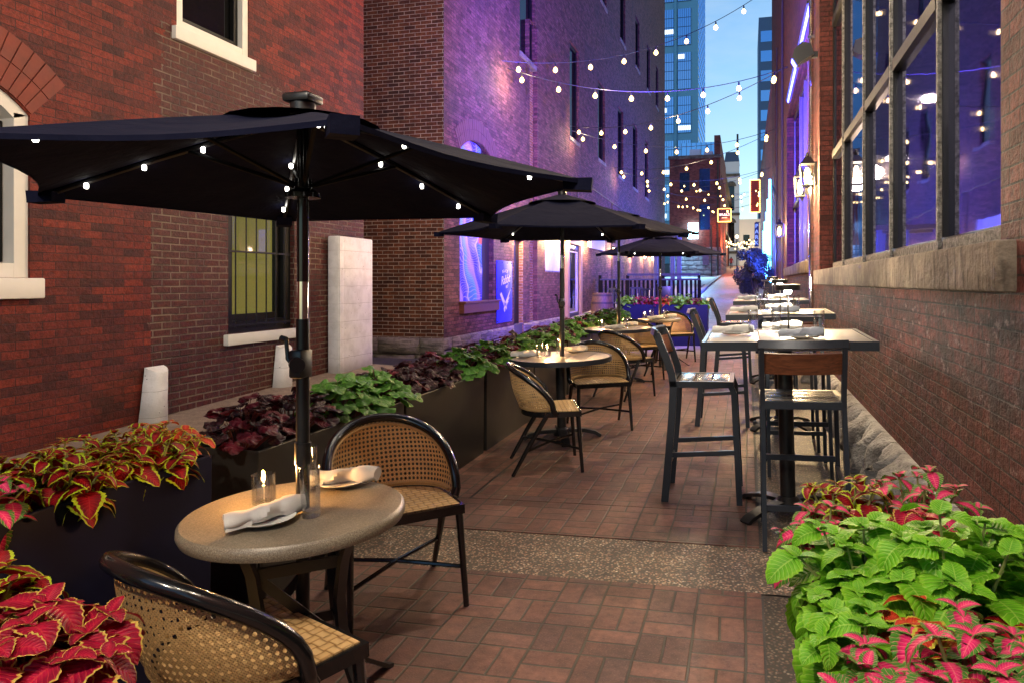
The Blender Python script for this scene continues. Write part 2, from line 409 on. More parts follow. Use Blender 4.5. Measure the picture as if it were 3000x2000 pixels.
M['charcoal'] = pm('charcoal_planter_metal', (.026, .025, .023), .42, .2, var=.35, vs=5, bump=.06)
M['navy'] = pm('navy_planter_paint', (.005, .006, .028), .55, var=.2, vs=5, spec=.18)
def pier_mat():
    m, t, p = newmat('board_marked_concrete'); o = t.obj(); s = t.sep(o)
    a = t.noise(o, 7, 6, .6); f = t.noise(o, 60, 4, .6); vo = t.n('TexVoronoi'); t.set(vo.inputs[0], o); vo.inputs['Scale'].default_value = 22
    zz = t.m2('FRACT', t.m2('DIVIDE', t.m2('ADD', s[2], t.m2('MULTIPLY', a, .02)), .235)); line = t.sstep(t.m2('ABSOLUTE', t.m2('SUBTRACT', zz, .5)), .485, .497)
    pit = t.m2('MULTIPLY', t.sstep(vo.outputs['Distance'], .13, .08), t.m2('GREATER_THAN', t.n('RGBToBW', i_0=vo.outputs['Color']).outputs[0], .62))
    c = t.mix(t.sstep(a, .35, .7), (.84, .82, .83), (.70, .68, .68)); c = t.mix(t.m2('MULTIPLY', t.sstep(f, .55, .8), .3), c, (.35, .33, .31))
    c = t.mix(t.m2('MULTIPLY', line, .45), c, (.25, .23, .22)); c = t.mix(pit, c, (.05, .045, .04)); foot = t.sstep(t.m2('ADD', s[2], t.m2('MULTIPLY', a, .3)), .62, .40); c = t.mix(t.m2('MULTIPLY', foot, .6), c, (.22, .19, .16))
    t.set(p.inputs['Base Color'], c); p.inputs['Roughness'].default_value = .7; t.set(p.inputs['Normal'], t.bump(t.m2('SUBTRACT', t.m2('ADD', a, t.m2('MULTIPLY', f, .5)), t.m2('ADD', line, pit)), .6, .01)); return m
M['pier'] = pier_mat()
M['soil'] = pm('dark_soil', (.02, .013, .009), .95, var=.5, vs=60, bump=1)
def canvas():
    m, t, p = newmat('navy_canvas'); o = t.obj(); a = t.noise(o, 3.2, 4, .5, dist=.6); f = t.noise(o, 340, 2); b = t.noise(o, 11, 5, .6)
    c = t.mix(t.sstep(b, .35, .75), (.004, .005, .017), (.006, .007, .020)); c = t.mix(t.m2('MULTIPLY', t.sstep(a, .55, .8), .4), c, (.009, .009, .020))
    t.set(p.inputs['Base Color'], c); p.inputs['Roughness'].default_value = .9; p.inputs['Specular IOR Level'].default_value = .07; p.inputs['Sheen Weight'].default_value = 0
    t.set(p.inputs['Normal'], t.bump(t.m2('ADD', t.m2('MULTIPLY', a, 3), t.m2('ADD', b, t.m2('MULTIPLY', f, .06))), .5, .012)); return m
M['canopy'] = canvas()
M['chrome'] = pm('chrome', (.7, .7, .72), .14, 1, var=.05)
M['frame'] = pm('black_window_frame', (.006, .006, .006), .45, var=.3, vs=30, spec=.25)
M['frame_pale'] = stone('peeling_white_frame', (.07, .065, .06), (.42, .40, .37), 30, .5)
M['frame_bronze'] = pm('bronze_frame', (.05, .04, .03), .4, .3)
M['glass_big'] = window_glass('mirroring_window_glass', (.006, .006, .010), .75, (.56, .58, .88))
M['glass_dark'] = window_glass('dark_window_glass', (.006, .006, .006), .10)
M['glass_blue'] = window_glass('tower_glass', (.01, .05, .13), 1.3, (.30, .56, 1))
M['glass'] = thin_glass('drinking_glass', (.96, .97, .98), .16)
M['pane'] = thin_glass('clear_pane', (.9, .92, .9), .10)
M['china'] = pm('white_china', (.82, .82, .80), .2, var=.02)
M['linen'] = pm('grey_striped_linen', (.62, .60, .57), .9, var=.06, vs=140, bump=.35, spec=.15)
M['linen_blue'] = pm('slate_linen', (.33, .36, .42), .9, var=.08, vs=140, bump=.35, spec=.15)
M['wax'] = pm('wax', (.85, .8, .7), .4)
M['table_wood'] = wood('grey_wood_slats', (.20, .175, .15), (.34, .31, .27), 5, 0, .34)
M['seat_wood'] = wood('dark_seat_slats', (.075, .062, .052), (.15, .13, .11), 5, 0, .26)
M['teak'] = wood('red_brown_wood', (.075, .024, .012), (.17, .058, .026), 7, 0, .4)
M['timber'] = wood('pale_timber', (.34, .2, .09), (.5, .33, .16), 6, 2, .6)
M['barrel'] = wood('old_oak', (.06, .034, .016), (.16, .09, .04), 6, 2, .6)
M['iron'] = pm('rusty_iron', (.06, .045, .035), .6, .4)
M['bulb'] = emit('warm_bulb', (1, .64, .17), 5)
M['led'] = emit('cool_white_led', (1, .96, .85), 7)
M['lantern_glow'] = emit('lantern_glow', (1, .66, .26), 30)
M['sconce_glow'] = emit('sconce_glow', (1, .74, .38), 22)
M['flame'] = emit('candle_flame', (1, .55, .16), 60)
M['table_led'] = emit('table_lamp_led', (1, .88, .66), 35)
M['neon'] = emit('blue_neon', (.04, .28, 1), 14)
M['neon_cyan'] = emit('cyan_neon', (.15, .8, 1), 8)
M['strip'] = emit('blue_led_strip', (.05, .06, 1), 14)
M['screen'] = emit('floodlit_screen', (.40, .80, 1), 9)
M['sign_bulbs'] = emit('orange_sign_bulbs', (1, .42, .10), 4)
M['sign_red'] = emit('red_sign_face', (.12, .012, .008), .25)
M['far_bulbs'] = emit('far_fairy_lights', (1, .66, .26), 5)
M['lit_window'] = emit('lit_office', (.75, .88, 1), .9)
M['yellow_room'] = emit('glowing_yellow_wall', (.50, .43, .11), .22)  # the room walls glow by themselves in place of a lamp indoors
M['dark_room'] = pm('dark_room', (.02, .014, .01), .9)

def paving():
    m, t, p = newmat('basketweave_pavers'); uv = t.uv(); s = t.sep(uv)
    wn = t.n('TexNoise'); t.set(wn.inputs[0], uv); wn.inputs['Scale'].default_value = 3; ws = t.sep(wn.outputs[1])
    u = t.m2('DIVIDE', t.m2('ADD', s[0], t.m2('MULTIPLY', ws[0], .016)), .208); v = t.m2('DIVIDE', t.m2('ADD', s[1], t.m2('MULTIPLY', ws[1], .016)), .208)
    fu, fv = t.m2('FRACT', u), t.m2('FRACT', v); iu, iv = t.m2('FLOOR', u), t.m2('FLOOR', v)
    par = t.m2('MODULO', t.m2('ABSOLUTE', t.m2('ADD', iu, iv)), 2)
    a = t.m2('ADD', t.m2('MULTIPLY', fu, par), t.m2('MULTIPLY', fv, t.m2('SUBTRACT', 1, par)))
    def edge(x): return t.m2('SUBTRACT', .5, t.m2('ABSOLUTE', t.m2('SUBTRACT', x, .5)))
    mid = t.m2('ABSOLUTE', t.m2('SUBTRACT', a, .5))
    d = t.m2('MINIMUM', t.m2('MINIMUM', edge(fu), edge(fv)), mid)
    wn2 = t.n('TexWhiteNoise', noise_dimensions='3D'); t.set(wn2.inputs[0], t.comb(iu, iv, t.m2('FLOOR', t.m2('MULTIPLY', a, 2))))
    nz = t.noise(uv, 3.0, 5, .65); fine = t.noise(uv, 130, 3, .6); big = t.noise(uv, .9, 4, .6)
    col = t.ramp(wn2.outputs[0], [(0, (.085, .037, .027)), (.35, (.145, .060, .042)), (.7, (.185, .080, .056)), (1, (.108, .053, .043))])
    mot = t.noise(uv, 20, 6, .7); col = t.mix(1.0, col, t.ramp(mot, [(.28, .5), (.5, 1.0), (.72, 1.5)]), 'MULTIPLY'); col = t.mix(t.m2('MULTIPLY', t.sstep(nz, .45, .75), .55), col, (.06, .04, .034))
    col = t.mix(t.m2('MULTIPLY', t.sstep(big, .5, .75), .55), col, (.19, .12, .10)); col = t.mix(t.m2('MULTIPLY', t.sstep(t.noise(uv, 1.7, 6, .7), .56, .66), .6), col, (.035, .027, .026))
    col = t.mix(t.m2('MULTIPLY', t.sstep(fine, .52, .8), .6), col, (.28, .18, .15))
    jn = t.sstep(d, .016, .034)
    col = t.mix(jn, t.mix(nz, (.10, .085, .06), (.03, .025, .02)), col)
    t.set(p.inputs['Base Color'], col); t.set(p.inputs['Roughness'], t.m2('ADD', .42, t.m2('MULTIPLY', nz, .4)))
    h = t.m2('ADD', jn, t.m2('ADD', t.m2('MULTIPLY', fine, .3), t.m2('MULTIPLY', wn2.outputs[0], .5)))
    t.set(p.inputs['Normal'], t.bump(h, .55, .008)); return m
def aggregate(name, k=1.0):
    m, t, p = newmat(name); uv = t.uv()
    v = t.n('TexVoronoi'); t.set(v.inputs['Vector'], uv); v.inputs['Scale'].default_value = 75; v.inputs['Randomness'].default_value = 1
    nz = t.noise(uv, 6, 5, .6); big = t.noise(uv, 1.3, 4)
    bw = t.n('RGBToBW'); t.set(bw.inputs[0], v.outputs['Color'])
    c = t.ramp(bw.outputs[0], [(.1, (.05*k, .03*k, .022*k)), (.35, (.20*k, .10*k, .06*k)), (.55, (.34*k, .25*k, .17*k)), (.75, (.13*k, .08*k, .06*k)), (.95, (.55*k, .48*k, .38*k))])
    c = t.mix(t.sstep(v.outputs['Distance'], .25, .6), c, (.05*k, .04*k, .03*k)); c = t.mix(t.m2('MULTIPLY', t.sstep(nz, .45, .75), .6), c, (.03, .022, .018))
    c = t.mix(t.m2('MULTIPLY', t.sstep(big, .5, .75), .5), c, (.02, .016, .014))
    t.set(p.inputs['Base Color'], c); p.inputs['Roughness'].default_value = .6
    t.set(p.inputs['Normal'], t.bump(v.outputs['Distance'], -.8, .006)); return m
def plain_ground(name, c1, c2, scale=2, rough=.8, speck=90):
    m, t, p = newmat(name); o = t.uv(); a = t.noise(o, scale, 7, .65); b = t.noise(o, speck, 3)
    c = t.mix(t.sstep(a, .3, .7), c1, c2); c = t.mix(t.m2('MULTIPLY', t.sstep(b, .5, .8), .5), c, tuple(x*2 for x in c2))
    t.set(p.inputs['Base Color'], c); t.set(p.inputs['Roughness'], t.m2('ADD', rough-.15, t.m2('MULTIPLY', a, .3))); t.set(p.inputs['Normal'], t.bump(t.m2('ADD', a, t.m2('MULTIPLY', b, .4)), .5, .01)); return m
M['paving'] = paving(); M['aggregate'] = aggregate('exposed_aggregate', 1.75); M['aggregate_dark'] = aggregate('dark_aggregate', .75)
M['ground'] = plain_ground('old_asphalt', (.05, .048, .047), (.085, .08, .078))
M['concrete'] = plain_ground('pale_concrete', (.20, .18, .16), (.30, .28, .25), 1.5)
M['granular'] = plain_ground('pink_granular_kerb', (.16, .11, .085), (.27, .20, .16), 9, speck=60)
M['street_brick'] = brick('street_brick', [(.13, .07, .07), (.18, .1, .1)], (.06, .05, .05), rowh=.1, bw=.2, bump=.4, rough=.5)
M['lot'] = plain_ground('pale_lot', (.26, .27, .28), (.36, .37, .38), 1)
M['red_lit_walk'] = plain_ground('far_red_lit_walk', (.2, .1, .08), (.3, .16, .13), 1)  # red light on the far paving is mixed into its colour

def speckle_stone():
    m, t, p = newmat('speckled_stone_top'); o = t.obj(); f = t.noise(o, 260, 3, .7); b = t.noise(o, 9, 4)
    c = t.ramp(f, [(.35, (.10, .08, .055)), (.5, (.21, .175, .13)), (.62, (.30, .26, .19)), (.75, (.5, .45, .34))])
    c = t.mix(t.m2('MULTIPLY', b, .4), c, (.15, .12, .085)); t.set(p.inputs['Base Color'], c); p.inputs['Roughness'].default_value = .38
    t.set(p.inputs['Normal'], t.bump(f, .12, .002)); return m
M['speckle'] = speckle_stone()
def cane(holes):
    m, t, p = newmat('cane_weave' if holes else 'woven_cane_seat'); uv = t.uv(); s = t.sep(uv)
    nz = t.noise(uv, 300, 3); big = t.noise(uv, 20, 4)
    if holes:
        k = .0215; u, v = t.m2('DIVIDE', s[0], k), t.m2('DIVIDE', s[1], k)
        fu, fv = t.m2('SUBTRACT', t.m2('FRACT', u), .5), t.m2('SUBTRACT', t.m2('FRACT', v), .5)
        r = t.m2('SQRT', t.m2('ADD', t.m2('MULTIPLY', fu, fu), t.m2('MULTIPLY', fv, fv)))
        body = t.sstep(r, .26, .33)
        dg = t.m2('ABSOLUTE', t.m2('SINE', t.m2('MULTIPLY', t.m2('ADD', u, v), math.pi*2))); dh = t.m2('ABSOLUTE', t.m2('SINE', t.m2('MULTIPLY', t.m2('SUBTRACT', u, v), math.pi*2)))
        strand = t.m2('MAXIMUM', dg, dh)
        c = t.mix(strand, (.20, .105, .035), (.66, .44, .20)); c = t.mix(t.m2('MULTIPLY', big, .35), c, (.42, .25, .10))
        t.set(p.inputs['Alpha'], body); h = strand
    else:
        k = .034; u, v = t.m2('DIVIDE', s[0], k), t.m2('DIVIDE', s[1], k)
        par = t.m2('MODULO', t.m2('ABSOLUTE', t.m2('ADD', t.m2('FLOOR', u), t.m2('FLOOR', v))), 2)
        pu, pv = t.m2('SINE', t.m2('MULTIPLY', t.m2('FRACT', u), math.pi)), t.m2('SINE', t.m2('MULTIPLY', t.m2('FRACT', v), math.pi))
        h = t.m2('ADD', t.m2('MULTIPLY', pu, par), t.m2('MULTIPLY', pv, t.m2('SUBTRACT', 1, par)))
        c = t.mix(t.sstep(h, .1, .8), (.20, .10, .03), (.64, .43, .20)); c = t.mix(t.m2('MULTIPLY', par, .25), c, (.40, .24, .09)); c = t.mix(t.m2('MULTIPLY', nz, .4), c, (.34, .2, .08))
    t.set(p.inputs['Base Color'], c); p.inputs['Roughness'].default_value = .42; t.set(p.inputs['Normal'], t.bump(h, .6, .004)); return m
M['cane'] = cane(True); M['cane_seat'] = cane(False)
M['braid'] = pm('cane_braid', (.42, .27, .11), .5, var=.5, vs=220, bump=.6)

def leaf_mat(name, centre, middle, margin, vein, e0=.12, e1=.3, gloss=.45):
    """uv.x = distance from midrib (0..1), uv.y = along the leaf"""
    m, t, p = newmat(name); uv = t.uv(); s = t.sep(uv); o = t.obj()
    nz = t.noise(o, 90, 4, .6); n2 = t.noise(o, 14, 3)
    e = t.m2('ADD', t.m2('SUBTRACT', 1, s[0]), t.m2('MULTIPLY', t.m2('SUBTRACT', nz, .5), .16))
    c = t.mix(t.sstep(e, .45, .85), middle, centre)
    c = t.mix(t.sstep(e, e0, e1), margin, c)
    vv = t.m2('SINE', t.m2('MULTIPLY', t.m2('SUBTRACT', t.m2('MULTIPLY', s[1], 9), t.m2('MULTIPLY', s[0], 2.2)), 2*math.pi))
    vmask = t.m2('MAXIMUM', t.sstep(vv, .86, .99), t.sstep(s[0], .07, .02))
    c = t.mix(t.m2('MULTIPLY', vmask, .6), c, vein)
    x = t.n('HueSaturation'); t.set(x.inputs['Color'], c); t.set(x.inputs['Value'], t.m2('ADD', .7, t.m2('MULTIPLY', n2, .6)))
    t.set(p.inputs['Base Color'], x.outputs[0]); p.inputs['Roughness'].default_value = gloss; p.inputs['Specular IOR Level'].default_value = .25
    t.set(p.inputs['Normal'], t.bump(t.m2('ADD', t.m2('MULTIPLY', vv, .35), nz), .5, .004))
    # thin leaves let a little light through
    tl = t.n('BsdfTranslucent'); t.set(tl.inputs[0], x.outputs[0]); mx = t.n('MixShader'); mx.inputs[0].default_value = .22
    out = t.t.nodes['Material Output']; t.set(mx.inputs[1], p.outputs[0]); t.set(mx.inputs[2], tl.outputs[0]); t.set(out.inputs[0], mx.outputs[0])
    return m
M['leaf_red'] = leaf_mat('coleus_red_lime_edge', (.27, .003, .010), (.15, .002, .008), (.42, .58, .02), (.40, .02, .02), .25, .31)
M['leaf_pink'] = leaf_mat('coleus_pink_green_edge', (.74, .02, .15), (.46, .006, .09), (.06, .20, .02), (.85, .25, .27), .38, .52)
M['leaf_lime'] = leaf_mat('coleus_lime', (.105, .34, .010), (.14, .40, .014), (.21, .46, .022), (.38, .58, .10))
M['leaf_crimson'] = leaf_mat('coleus_crimson', (.40, .004, .040), (.25, .003, .026), (.55, .40, .08), (.6, .05, .05), .11, .16)
M['leaf_orange'] = leaf_mat('coleus_orange', (.56, .04, .012), (.42, .02, .010), (.46, .46, .04), (.65, .12, .04), .22, .3)
M['leaf_burgundy'] = leaf_mat('heuchera_burgundy', (.017, .008, .010), (.032, .008, .012), (.016, .010, .011), (.07, .012, .022), gloss=.38)
M['leaf_wine'] = leaf_mat('heuchera_wine', (.13, .006, .018), (.09, .005, .014), (.05, .008, .012), (.2, .02, .04), gloss=.38)
M['leaf_green'] = leaf_mat('heuchera_green', (.048, .14, .020), (.068, .19, .026), (.10, .25, .034), (.03, .06, .02), gloss=.4)
M['stem'] = pm('green_stem', (.24, .26, .08), .5, var=.2)
M['stem_dark'] = pm('wine_stem', (.12, .02, .025), .5, var=.2)
M['bush_leaf'] = pm('dark_shrub_leaf', (.05, .06, .05), .5, var=.4, vs=3)
M['bark'] = pm('bark', (.06, .045, .035), .9, bump=.5)

# ================================================================== THE SETTING
def sheet(name, x0, x1, y0, y1, off, mat, hfun=G, nx=1, th=0, nrand=0):
    ys = sorted({y0, y1, *[k for k in (20, 65) if y0 < k < y1]}); xs = sorted({x0, x1, *[k for k in (-3, 1.3) if x0 < k < x1]})
    mb = MB(); vs = [(x, y, hfun(x, y)+off) for y in ys for x in xs]; n = len(xs)
    mb.add(vs, [(j*n+i, j*n+i+1, (j+1)*n+i+1, (j+1)*n+i) for j in range(len(ys)-1) for i in range(n-1)])
    if th:
        b = [(x0, y0), (x1, y0), (x1, y1), (x0, y1)]
        for k in range(4):
            p, q = b[k], b[(k+1) % 4]
            mb.add([(*p, hfun(*p)+off), (*q, hfun(*q)+off), (*q, hfun(*q)+off-th), (*p, hfun(*p)+off-th)], [(0, 1, 2, 3)])
    o = mb.build(name, mat, smooth=0, fixn=False); return tag(o, kind='structure')
sheet('ground', -160, 160, -30, 600, 0, M['ground'])
# the dining floor: brick panels between strips of exposed aggregate
sheet('brick_paving', -2.2, .06, -2.2, 3.37, .012, M['paving'], th=.012)
sheet('aggregate_strip', -2.2, .85, 3.372, 3.918, .010, M['aggregate'])
sheet('brick_paving', -2.2, .06, 3.92, 4.47, .014, M['paving'], th=.012)
sheet('brick_paving', -2.2, -1.81, 4.48, 12.3, .012, M['paving'])
sheet('brick_paving', -1.79, .05, 4.48, 5.80, .013, M['paving'], th=.012)
sheet('brick_paving', -1.79, .05, 5.815, 12.3, .012, M['paving'], th=.012)
sheet('aggregate_edge', .07, .95, -2.2, 3.37, .004, M['aggregate_dark'])
sheet('aggregate_edge', .07, .95, 3.92, 12.3, .004, M['aggregate_dark'])
sheet('drain_strip', -2.2, .95, 12.32, 13.0, .006, M['aggregate'])
sheet('concrete_apron', -2.6, .95, 13.0, 15.4, .006, M['concrete'])
sheet('street', -30, 30, 15.42, 18.6, .01, M['street_brick'])
sheet('crosswalk_line', -30, 30, 15.6, 15.95, .016, M['lot']); sheet('crosswalk_line', -30, 30, 18.15, 18.5, .016, M['lot'])
sheet('alley_road', -2.3, .9, 18.7, 64, .012, M['street_brick'])
sheet('pale_lot', -9, -2.32, 24, 64, .016, M['lot'])
sheet('kerb', -2.5, -2.25, 24, 64, .12, M['concrete'], th=.12)
sheet('far_walk', -3.4, .8, 64.1, 190, .02, M['red_lit_walk'])
# the raised pavement behind the planters
tb = MB(); ysx = [-4, 0, 3, 6, 9.2, 10, 11.9]
for i in range(len(ysx)-1):
    a, b = ysx[i], ysx[i+1]
    tb.add([(-4.72, a, terrace(a)-.03), (-2.66, a, terrace(a)-.05), (-2.66, b, terrace(b)-.05), (-4.72, b, terrace(b)-.03)], [(0, 1, 2, 3)])
    tb.add([(-2.66, a, terrace(a)-.05), (-2.66, a, -.6), (-2.66, b, -.6), (-2.66, b, terrace(b)-.05)], [(0, 1, 2, 3)])
tag(tb.build('raised_pavement', M['ground'], smooth=0), kind='structure')
tb = MB()
for i in range(len(ysx)-1):
    a, b = ysx[i], ysx[i+1]
    tb.add([(-5.4, a, terrace(a)+.03), (-4.70, a, terrace(a)), (-4.70, b, terrace(b)), (-5.4, b, terrace(b)+.03)], [(0, 1, 2, 3)])
    tb.add([(-4.70, a, terrace(a)), (-4.70, a, terrace(a)-.2), (-4.70, b, terrace(b)-.2), (-4.70, b, terrace(b))], [(0, 1, 2, 3)])
tag(tb.build('granular_pavement', M['granular'], smooth=0), kind='structure')
sheet('side_pavement', -5.24, -2.68, 11.9, 47, 0, M['concrete'], hfun=lambda x, y: -.03+.12*min(2.1, y-11.9)+(along(y)-along(14))*(y > 14), th=.3)

def arch_pts(a0, a1, zs, rise, n=14):
    c = (a0+a1)/2; h = (a1-a0)/2; rad = (h*h+rise*rise)/(2*rise); t0 = math.asin(h/rad)
    return [(c+rad*math.sin(-t0+2*t0*i/n), zs+rise-rad+rad*math.cos(-t0+2*t0*i/n)) for i in range(n+1)], rad, t0, c, zs+rise-rad
def arch_fill(mb, X, a0, a1, zs, rise, zt, depth):
    P = arch_pts(a0, a1, zs, rise)[0]
    for (a, b) in zip(P[:-1], P[1:]):
        mb.add([(X, a[0], a[1]), (X, b[0], b[1]), (X, b[0], zt), (X, a[0], zt)], [(0, 1, 2, 3)], [a, b, (b[0], zt), (a[0], zt)])
        mb.add([(X, a[0], a[1]), (X, b[0], b[1]), (X-depth, b[0], b[1]), (X-depth, a[0], a[1])], [(0, 1, 2, 3)], [a, b, (b[0], b[1]+depth), (a[0], a[1]+depth)])
M['voussoir'] = pm('red_arch_brick', (.17, .024, .010), .65, var=.5, vs=7, bump=.5)
M['voussoir_rose'] = pm('rose_arch_brick', (.115, .045, .040), .8, var=.4, vs=7, bump=.6)
def voussoirs(X, a0, a1, zs, rise, depth, mat, parent, rings=2, rl=.2, n=22):
    _, rad, t0, c, zc = arch_pts(a0, a1, zs, rise); mb = MB()
    for k in range(rings):
        r0 = rad+.012+k*(rl+.008); r1 = r0+rl
        for i in range(n):
            ta, tb_ = -t0+2*t0*(i+.05)/n, -t0+2*t0*(i+.95)/n; d = rnd.uniform(0, .004)
            P = [(r0, ta), (r0, tb_), (r1, tb_), (r1, ta)]
            P = [(c+r*math.sin(t), zc+r*math.cos(t)) for r, t in P]
            mb.prism(P, 'x', X-.03, X+.006+d)
    return mb.build('brick_arch', mat, parent, smooth=0)
def frame4(parent, name, X, d, y0, y1, z0, z1, w_, mat, wb=None):
    """a rectangular frame of four bars, d deep, front face at X"""
    wb = wb or w_; mb = MB()
    mb.box(X-d, X, y0, y0+w_, z0, z1); mb.box(X-d, X, y1-w_, y1, z0, z1); mb.box(X-d+.002, X-.002, y0+w_, y1-w_, z0, z0+wb); mb.box(X-d+.002, X-.002, y0+w_, y1-w_, z1-w_, z1)
    return mb.build(name, mat, parent, smooth=0)

# ---------------------------------------------------------------- building on the left
b1 = thing('brick_building', 'deep red painted brick building on the left with white framed windows', 'building')
X1 = -5.36
H1 = [(3.0, 4.30, 1.49, 3.05), (6.47, 7.62, .90, 2.75), (5.76, 6.79, 3.93, 5.9)]
mb = MB(); wall(mb, 'x', X1, 1, -4, 9.24, -.5, 10, H1, .26)
arch_fill(mb, X1, 3.0, 4.30, 2.74, .26, 3.05, .26)
wall(mb, 'y', 9.24, 1, -16, X1, -.5, 10, [], .2)
mb.build('wall', M['brick_red'], b1, smooth=0)
MB().box(-16, X1+.1, -4.1, 9.3, 10.001, 10.3).build('roof', M['iron'], b1, smooth=0)
voussoirs(X1, 3.0, 4.30, 2.74, .26, .1, M['voussoir'], b1, 2, .2, 19)
# arched white window (mostly out of frame)
wn = MB(); pts = arch_pts(3.0, 4.30, 2.74, .26)[0]; pin = arch_pts(3.11, 4.19, 2.70, .21)[0]
for (a, b), (c, d) in zip(zip(pts[:-1], pts[1:]), zip(pin[:-1], pin[1:])):
    wn.prism([a, b, d, c], 'x', X1-.16, X1-.02)
wn.box(X1-.16, X1-.02, 3.0, 3.11, 1.49, 2.74); wn.box(X1-.16, X1-.02, 4.19, 4.30, 1.49, 2.74); wn.box(X1-.16, X1-.021, 3.11, 4.19, 1.49, 1.60)
wf = wn.build('arched_window', M['white'], b1, smooth=30); wf['label'] = 'white arched window frame with dark sash'
frame4(wf, 'sash', X1-.12, .06, 3.12, 4.18, 1.61, 2.68, .10, M['frame'])
MB().box(X1-.172, X1-.165, 3.1, 4.2, 1.55, 2.95).build('pane', M['glass_dark'], wf, smooth=0)
MB().box(X1-.1, X1+.07, 2.9, 4.37, 1.33, 1.488, bev=.012).build('sill', M['white'], wf)
# barred window beside the umbrella pole, lit from inside
bw = frame4(b1, 'barred_window', X1-.06, .12, 6.47, 7.62, .90, 2.75, .13, M['frame']); bw['label'] = 'black barred window lit yellow from inside'
frame4(bw, 'sash', X1-.12, .05, 6.60, 7.49, 1.03, 2.62, .07, M['frame'])
MB().box(X1-.158, X1-.152, 6.62, 7.47, 1.05, 2.6).build('pane', M['pane'], bw, smooth=0)
rm = MB(); rm.box(X1-1.4, X1-1.35, 5.8, 9.2, .3, 3.2); rm.box(X1-1.35, X1-.27, 8.9, 8.95, .3, 3.2); rm.build('room_wall', M['yellow_room'], bw, smooth=0)
rm = MB(); rm.box(X1-.9, X1-.86, 6.2, 7.0, .3, 1.5); rm.box(X1-1.2, X1-.5, 6.1, 6.9, .3, .9); rm.build('room_furniture', M['dark_room'], bw, smooth=0)
gb = MB()
for i in range(6): y = 6.62+.17*i; gb.tube([(X1-.03, y, .95), (X1-.03, y, 2.72)], .008, 6)
gb.box(X1-.04, X1-.02, 6.5, 7.58, 1.78, 1.80); gb.box(X1-.04, X1-.02, 6.5, 7.58, .97, .995)
gb.build('security_bars', M['frame'], bw)
MB().box(X1-.2, X1+.06, 6.40, 7.70, .785, .898, bev=.01).build('sill', M['white'], bw)
# upper white window
uw = frame4(b1, 'upper_window', X1-.01, .14, 5.76, 6.79, 3.93, 5.9, .085, M['white']); uw['label'] = 'white framed upper window with dark panes'
frame4(uw, 'sash', X1-.07, .05, 5.85, 6.70, 4.02, 5.8, .06, M['frame'])
MB().box(X1-.132, X1-.128, 5.88, 6.68, 4.04, 5.8).build('pane', M['glass_dark'], uw, smooth=0)
MB().box(X1-.16, X1+.05, 5.70, 6.86, 3.80, 3.928, bev=.008).build('sill', M['white'], uw)

# white wheel guards and the white pier against that wall
def guard(y, ztop, zb, label):
    b = bmesh.new(); bmesh.ops.create_grid(b, x_segments=16, y_segments=12, size=.5); mb = MB(); vs = []; n, m_ = 15, 11
    for j in range(m_+1):
        t = j/m_; z = zb+(ztop-zb)*t; r = .14-.03*t
        for i in range(n+1):
            a = math.pi*i/n; q = (1+.04*noise.noise(Vector((i*.6, j*.5, y))))
            top = .05*math.sin(a)*(1 if j == m_ else 0)
            vs.append((X1+.02+r*1.05*math.sin(a)*q, y-r*math.cos(a)*q+.05*t, z-top))
    fs = [(j*(n+1)+i, j*(n+1)+i+1, (j+1)*(n+1)+i+1, (j+1)*(n+1)+i) for j in range(m_) for i in range(n)]
    fs.append([m_*(n+1)+i for i in range(n+1)]); b.free()
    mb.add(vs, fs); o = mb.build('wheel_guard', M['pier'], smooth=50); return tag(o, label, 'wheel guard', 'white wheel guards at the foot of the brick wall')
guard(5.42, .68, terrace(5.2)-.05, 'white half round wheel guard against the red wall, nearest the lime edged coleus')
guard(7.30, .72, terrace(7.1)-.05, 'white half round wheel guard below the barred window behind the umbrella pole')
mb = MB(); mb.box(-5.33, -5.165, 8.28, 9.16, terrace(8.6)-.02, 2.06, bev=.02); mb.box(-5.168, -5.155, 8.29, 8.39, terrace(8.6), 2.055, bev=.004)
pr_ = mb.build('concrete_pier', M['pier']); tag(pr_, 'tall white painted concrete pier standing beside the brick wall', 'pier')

# ---------------------------------------------------------------- tall warehouse on the left, further back
b2 = thing('brick_warehouse', 'tall rose brick warehouse washed in purple light with narrow dark windows', 'building')
X2 = -5.25; YF = 11.8
art = (12.53, 14.38, 1.08, 4.3); door1 = (15.76, 16.46, .2, 2.45); nich = (16.98, 17.65, .2, 8); shw = (18.4, 20.3, 1.72, 2.72); door2 = (20.5, 22.6, .2, 2.85)
up = [(16.19, 17.43, 6.95, 10.2), (21.11, 22.34, 5.9, 8.85), (25.37, 26.65, 5.95, 8.8), (29.45, 30.8, 5.95, 8.85), (33.48, 34.88, 5.95, 9.0), (37.6, 38.9, 5.95, 9.0)]
up2 = [(25.6, 27.0, 11.9, 14.8), (30.0, 31.34, 11.85, 14.6), (34.3, 35.6, 11.95, 14.4), (38.3, 39.6, 11.9, 14.3), (21.2, 22.4, 11.9, 14.8), (42.2, 43.4, 11.9, 14.3)]
mb = MB(); wall(mb, 'x', X2, 1, YF, 47, .45, 22.5, [art, door1, (nich[0], nich[1], .45, 8), shw, door2]+up+up2, .16)
arch_fill(mb, X2, art[0], art[1], 3.95, .32, 4.3, .16)
wall(mb, 'y', 47, 1, -16, X2, .45, 22.5, [], .2)
mb.build('side_wall', M['brick_tall'], b2, smooth=0)
mb = MB(); wall(mb, 'y', YF, -1, -9, X2-.001, .45, 22.5, [], .2); mb.build('end_wall', M['brick_end'], b2, smooth=0)
voussoirs(X2, art[0], art[1], 3.95, .32, .1, M['voussoir_rose'], b2, 2, .2, 24)
MB().box(-16, X2+.25, YF-.2, 47.2, 22.5, 22.9).build('cornice', M['brick_far'], b2, smooth=0)
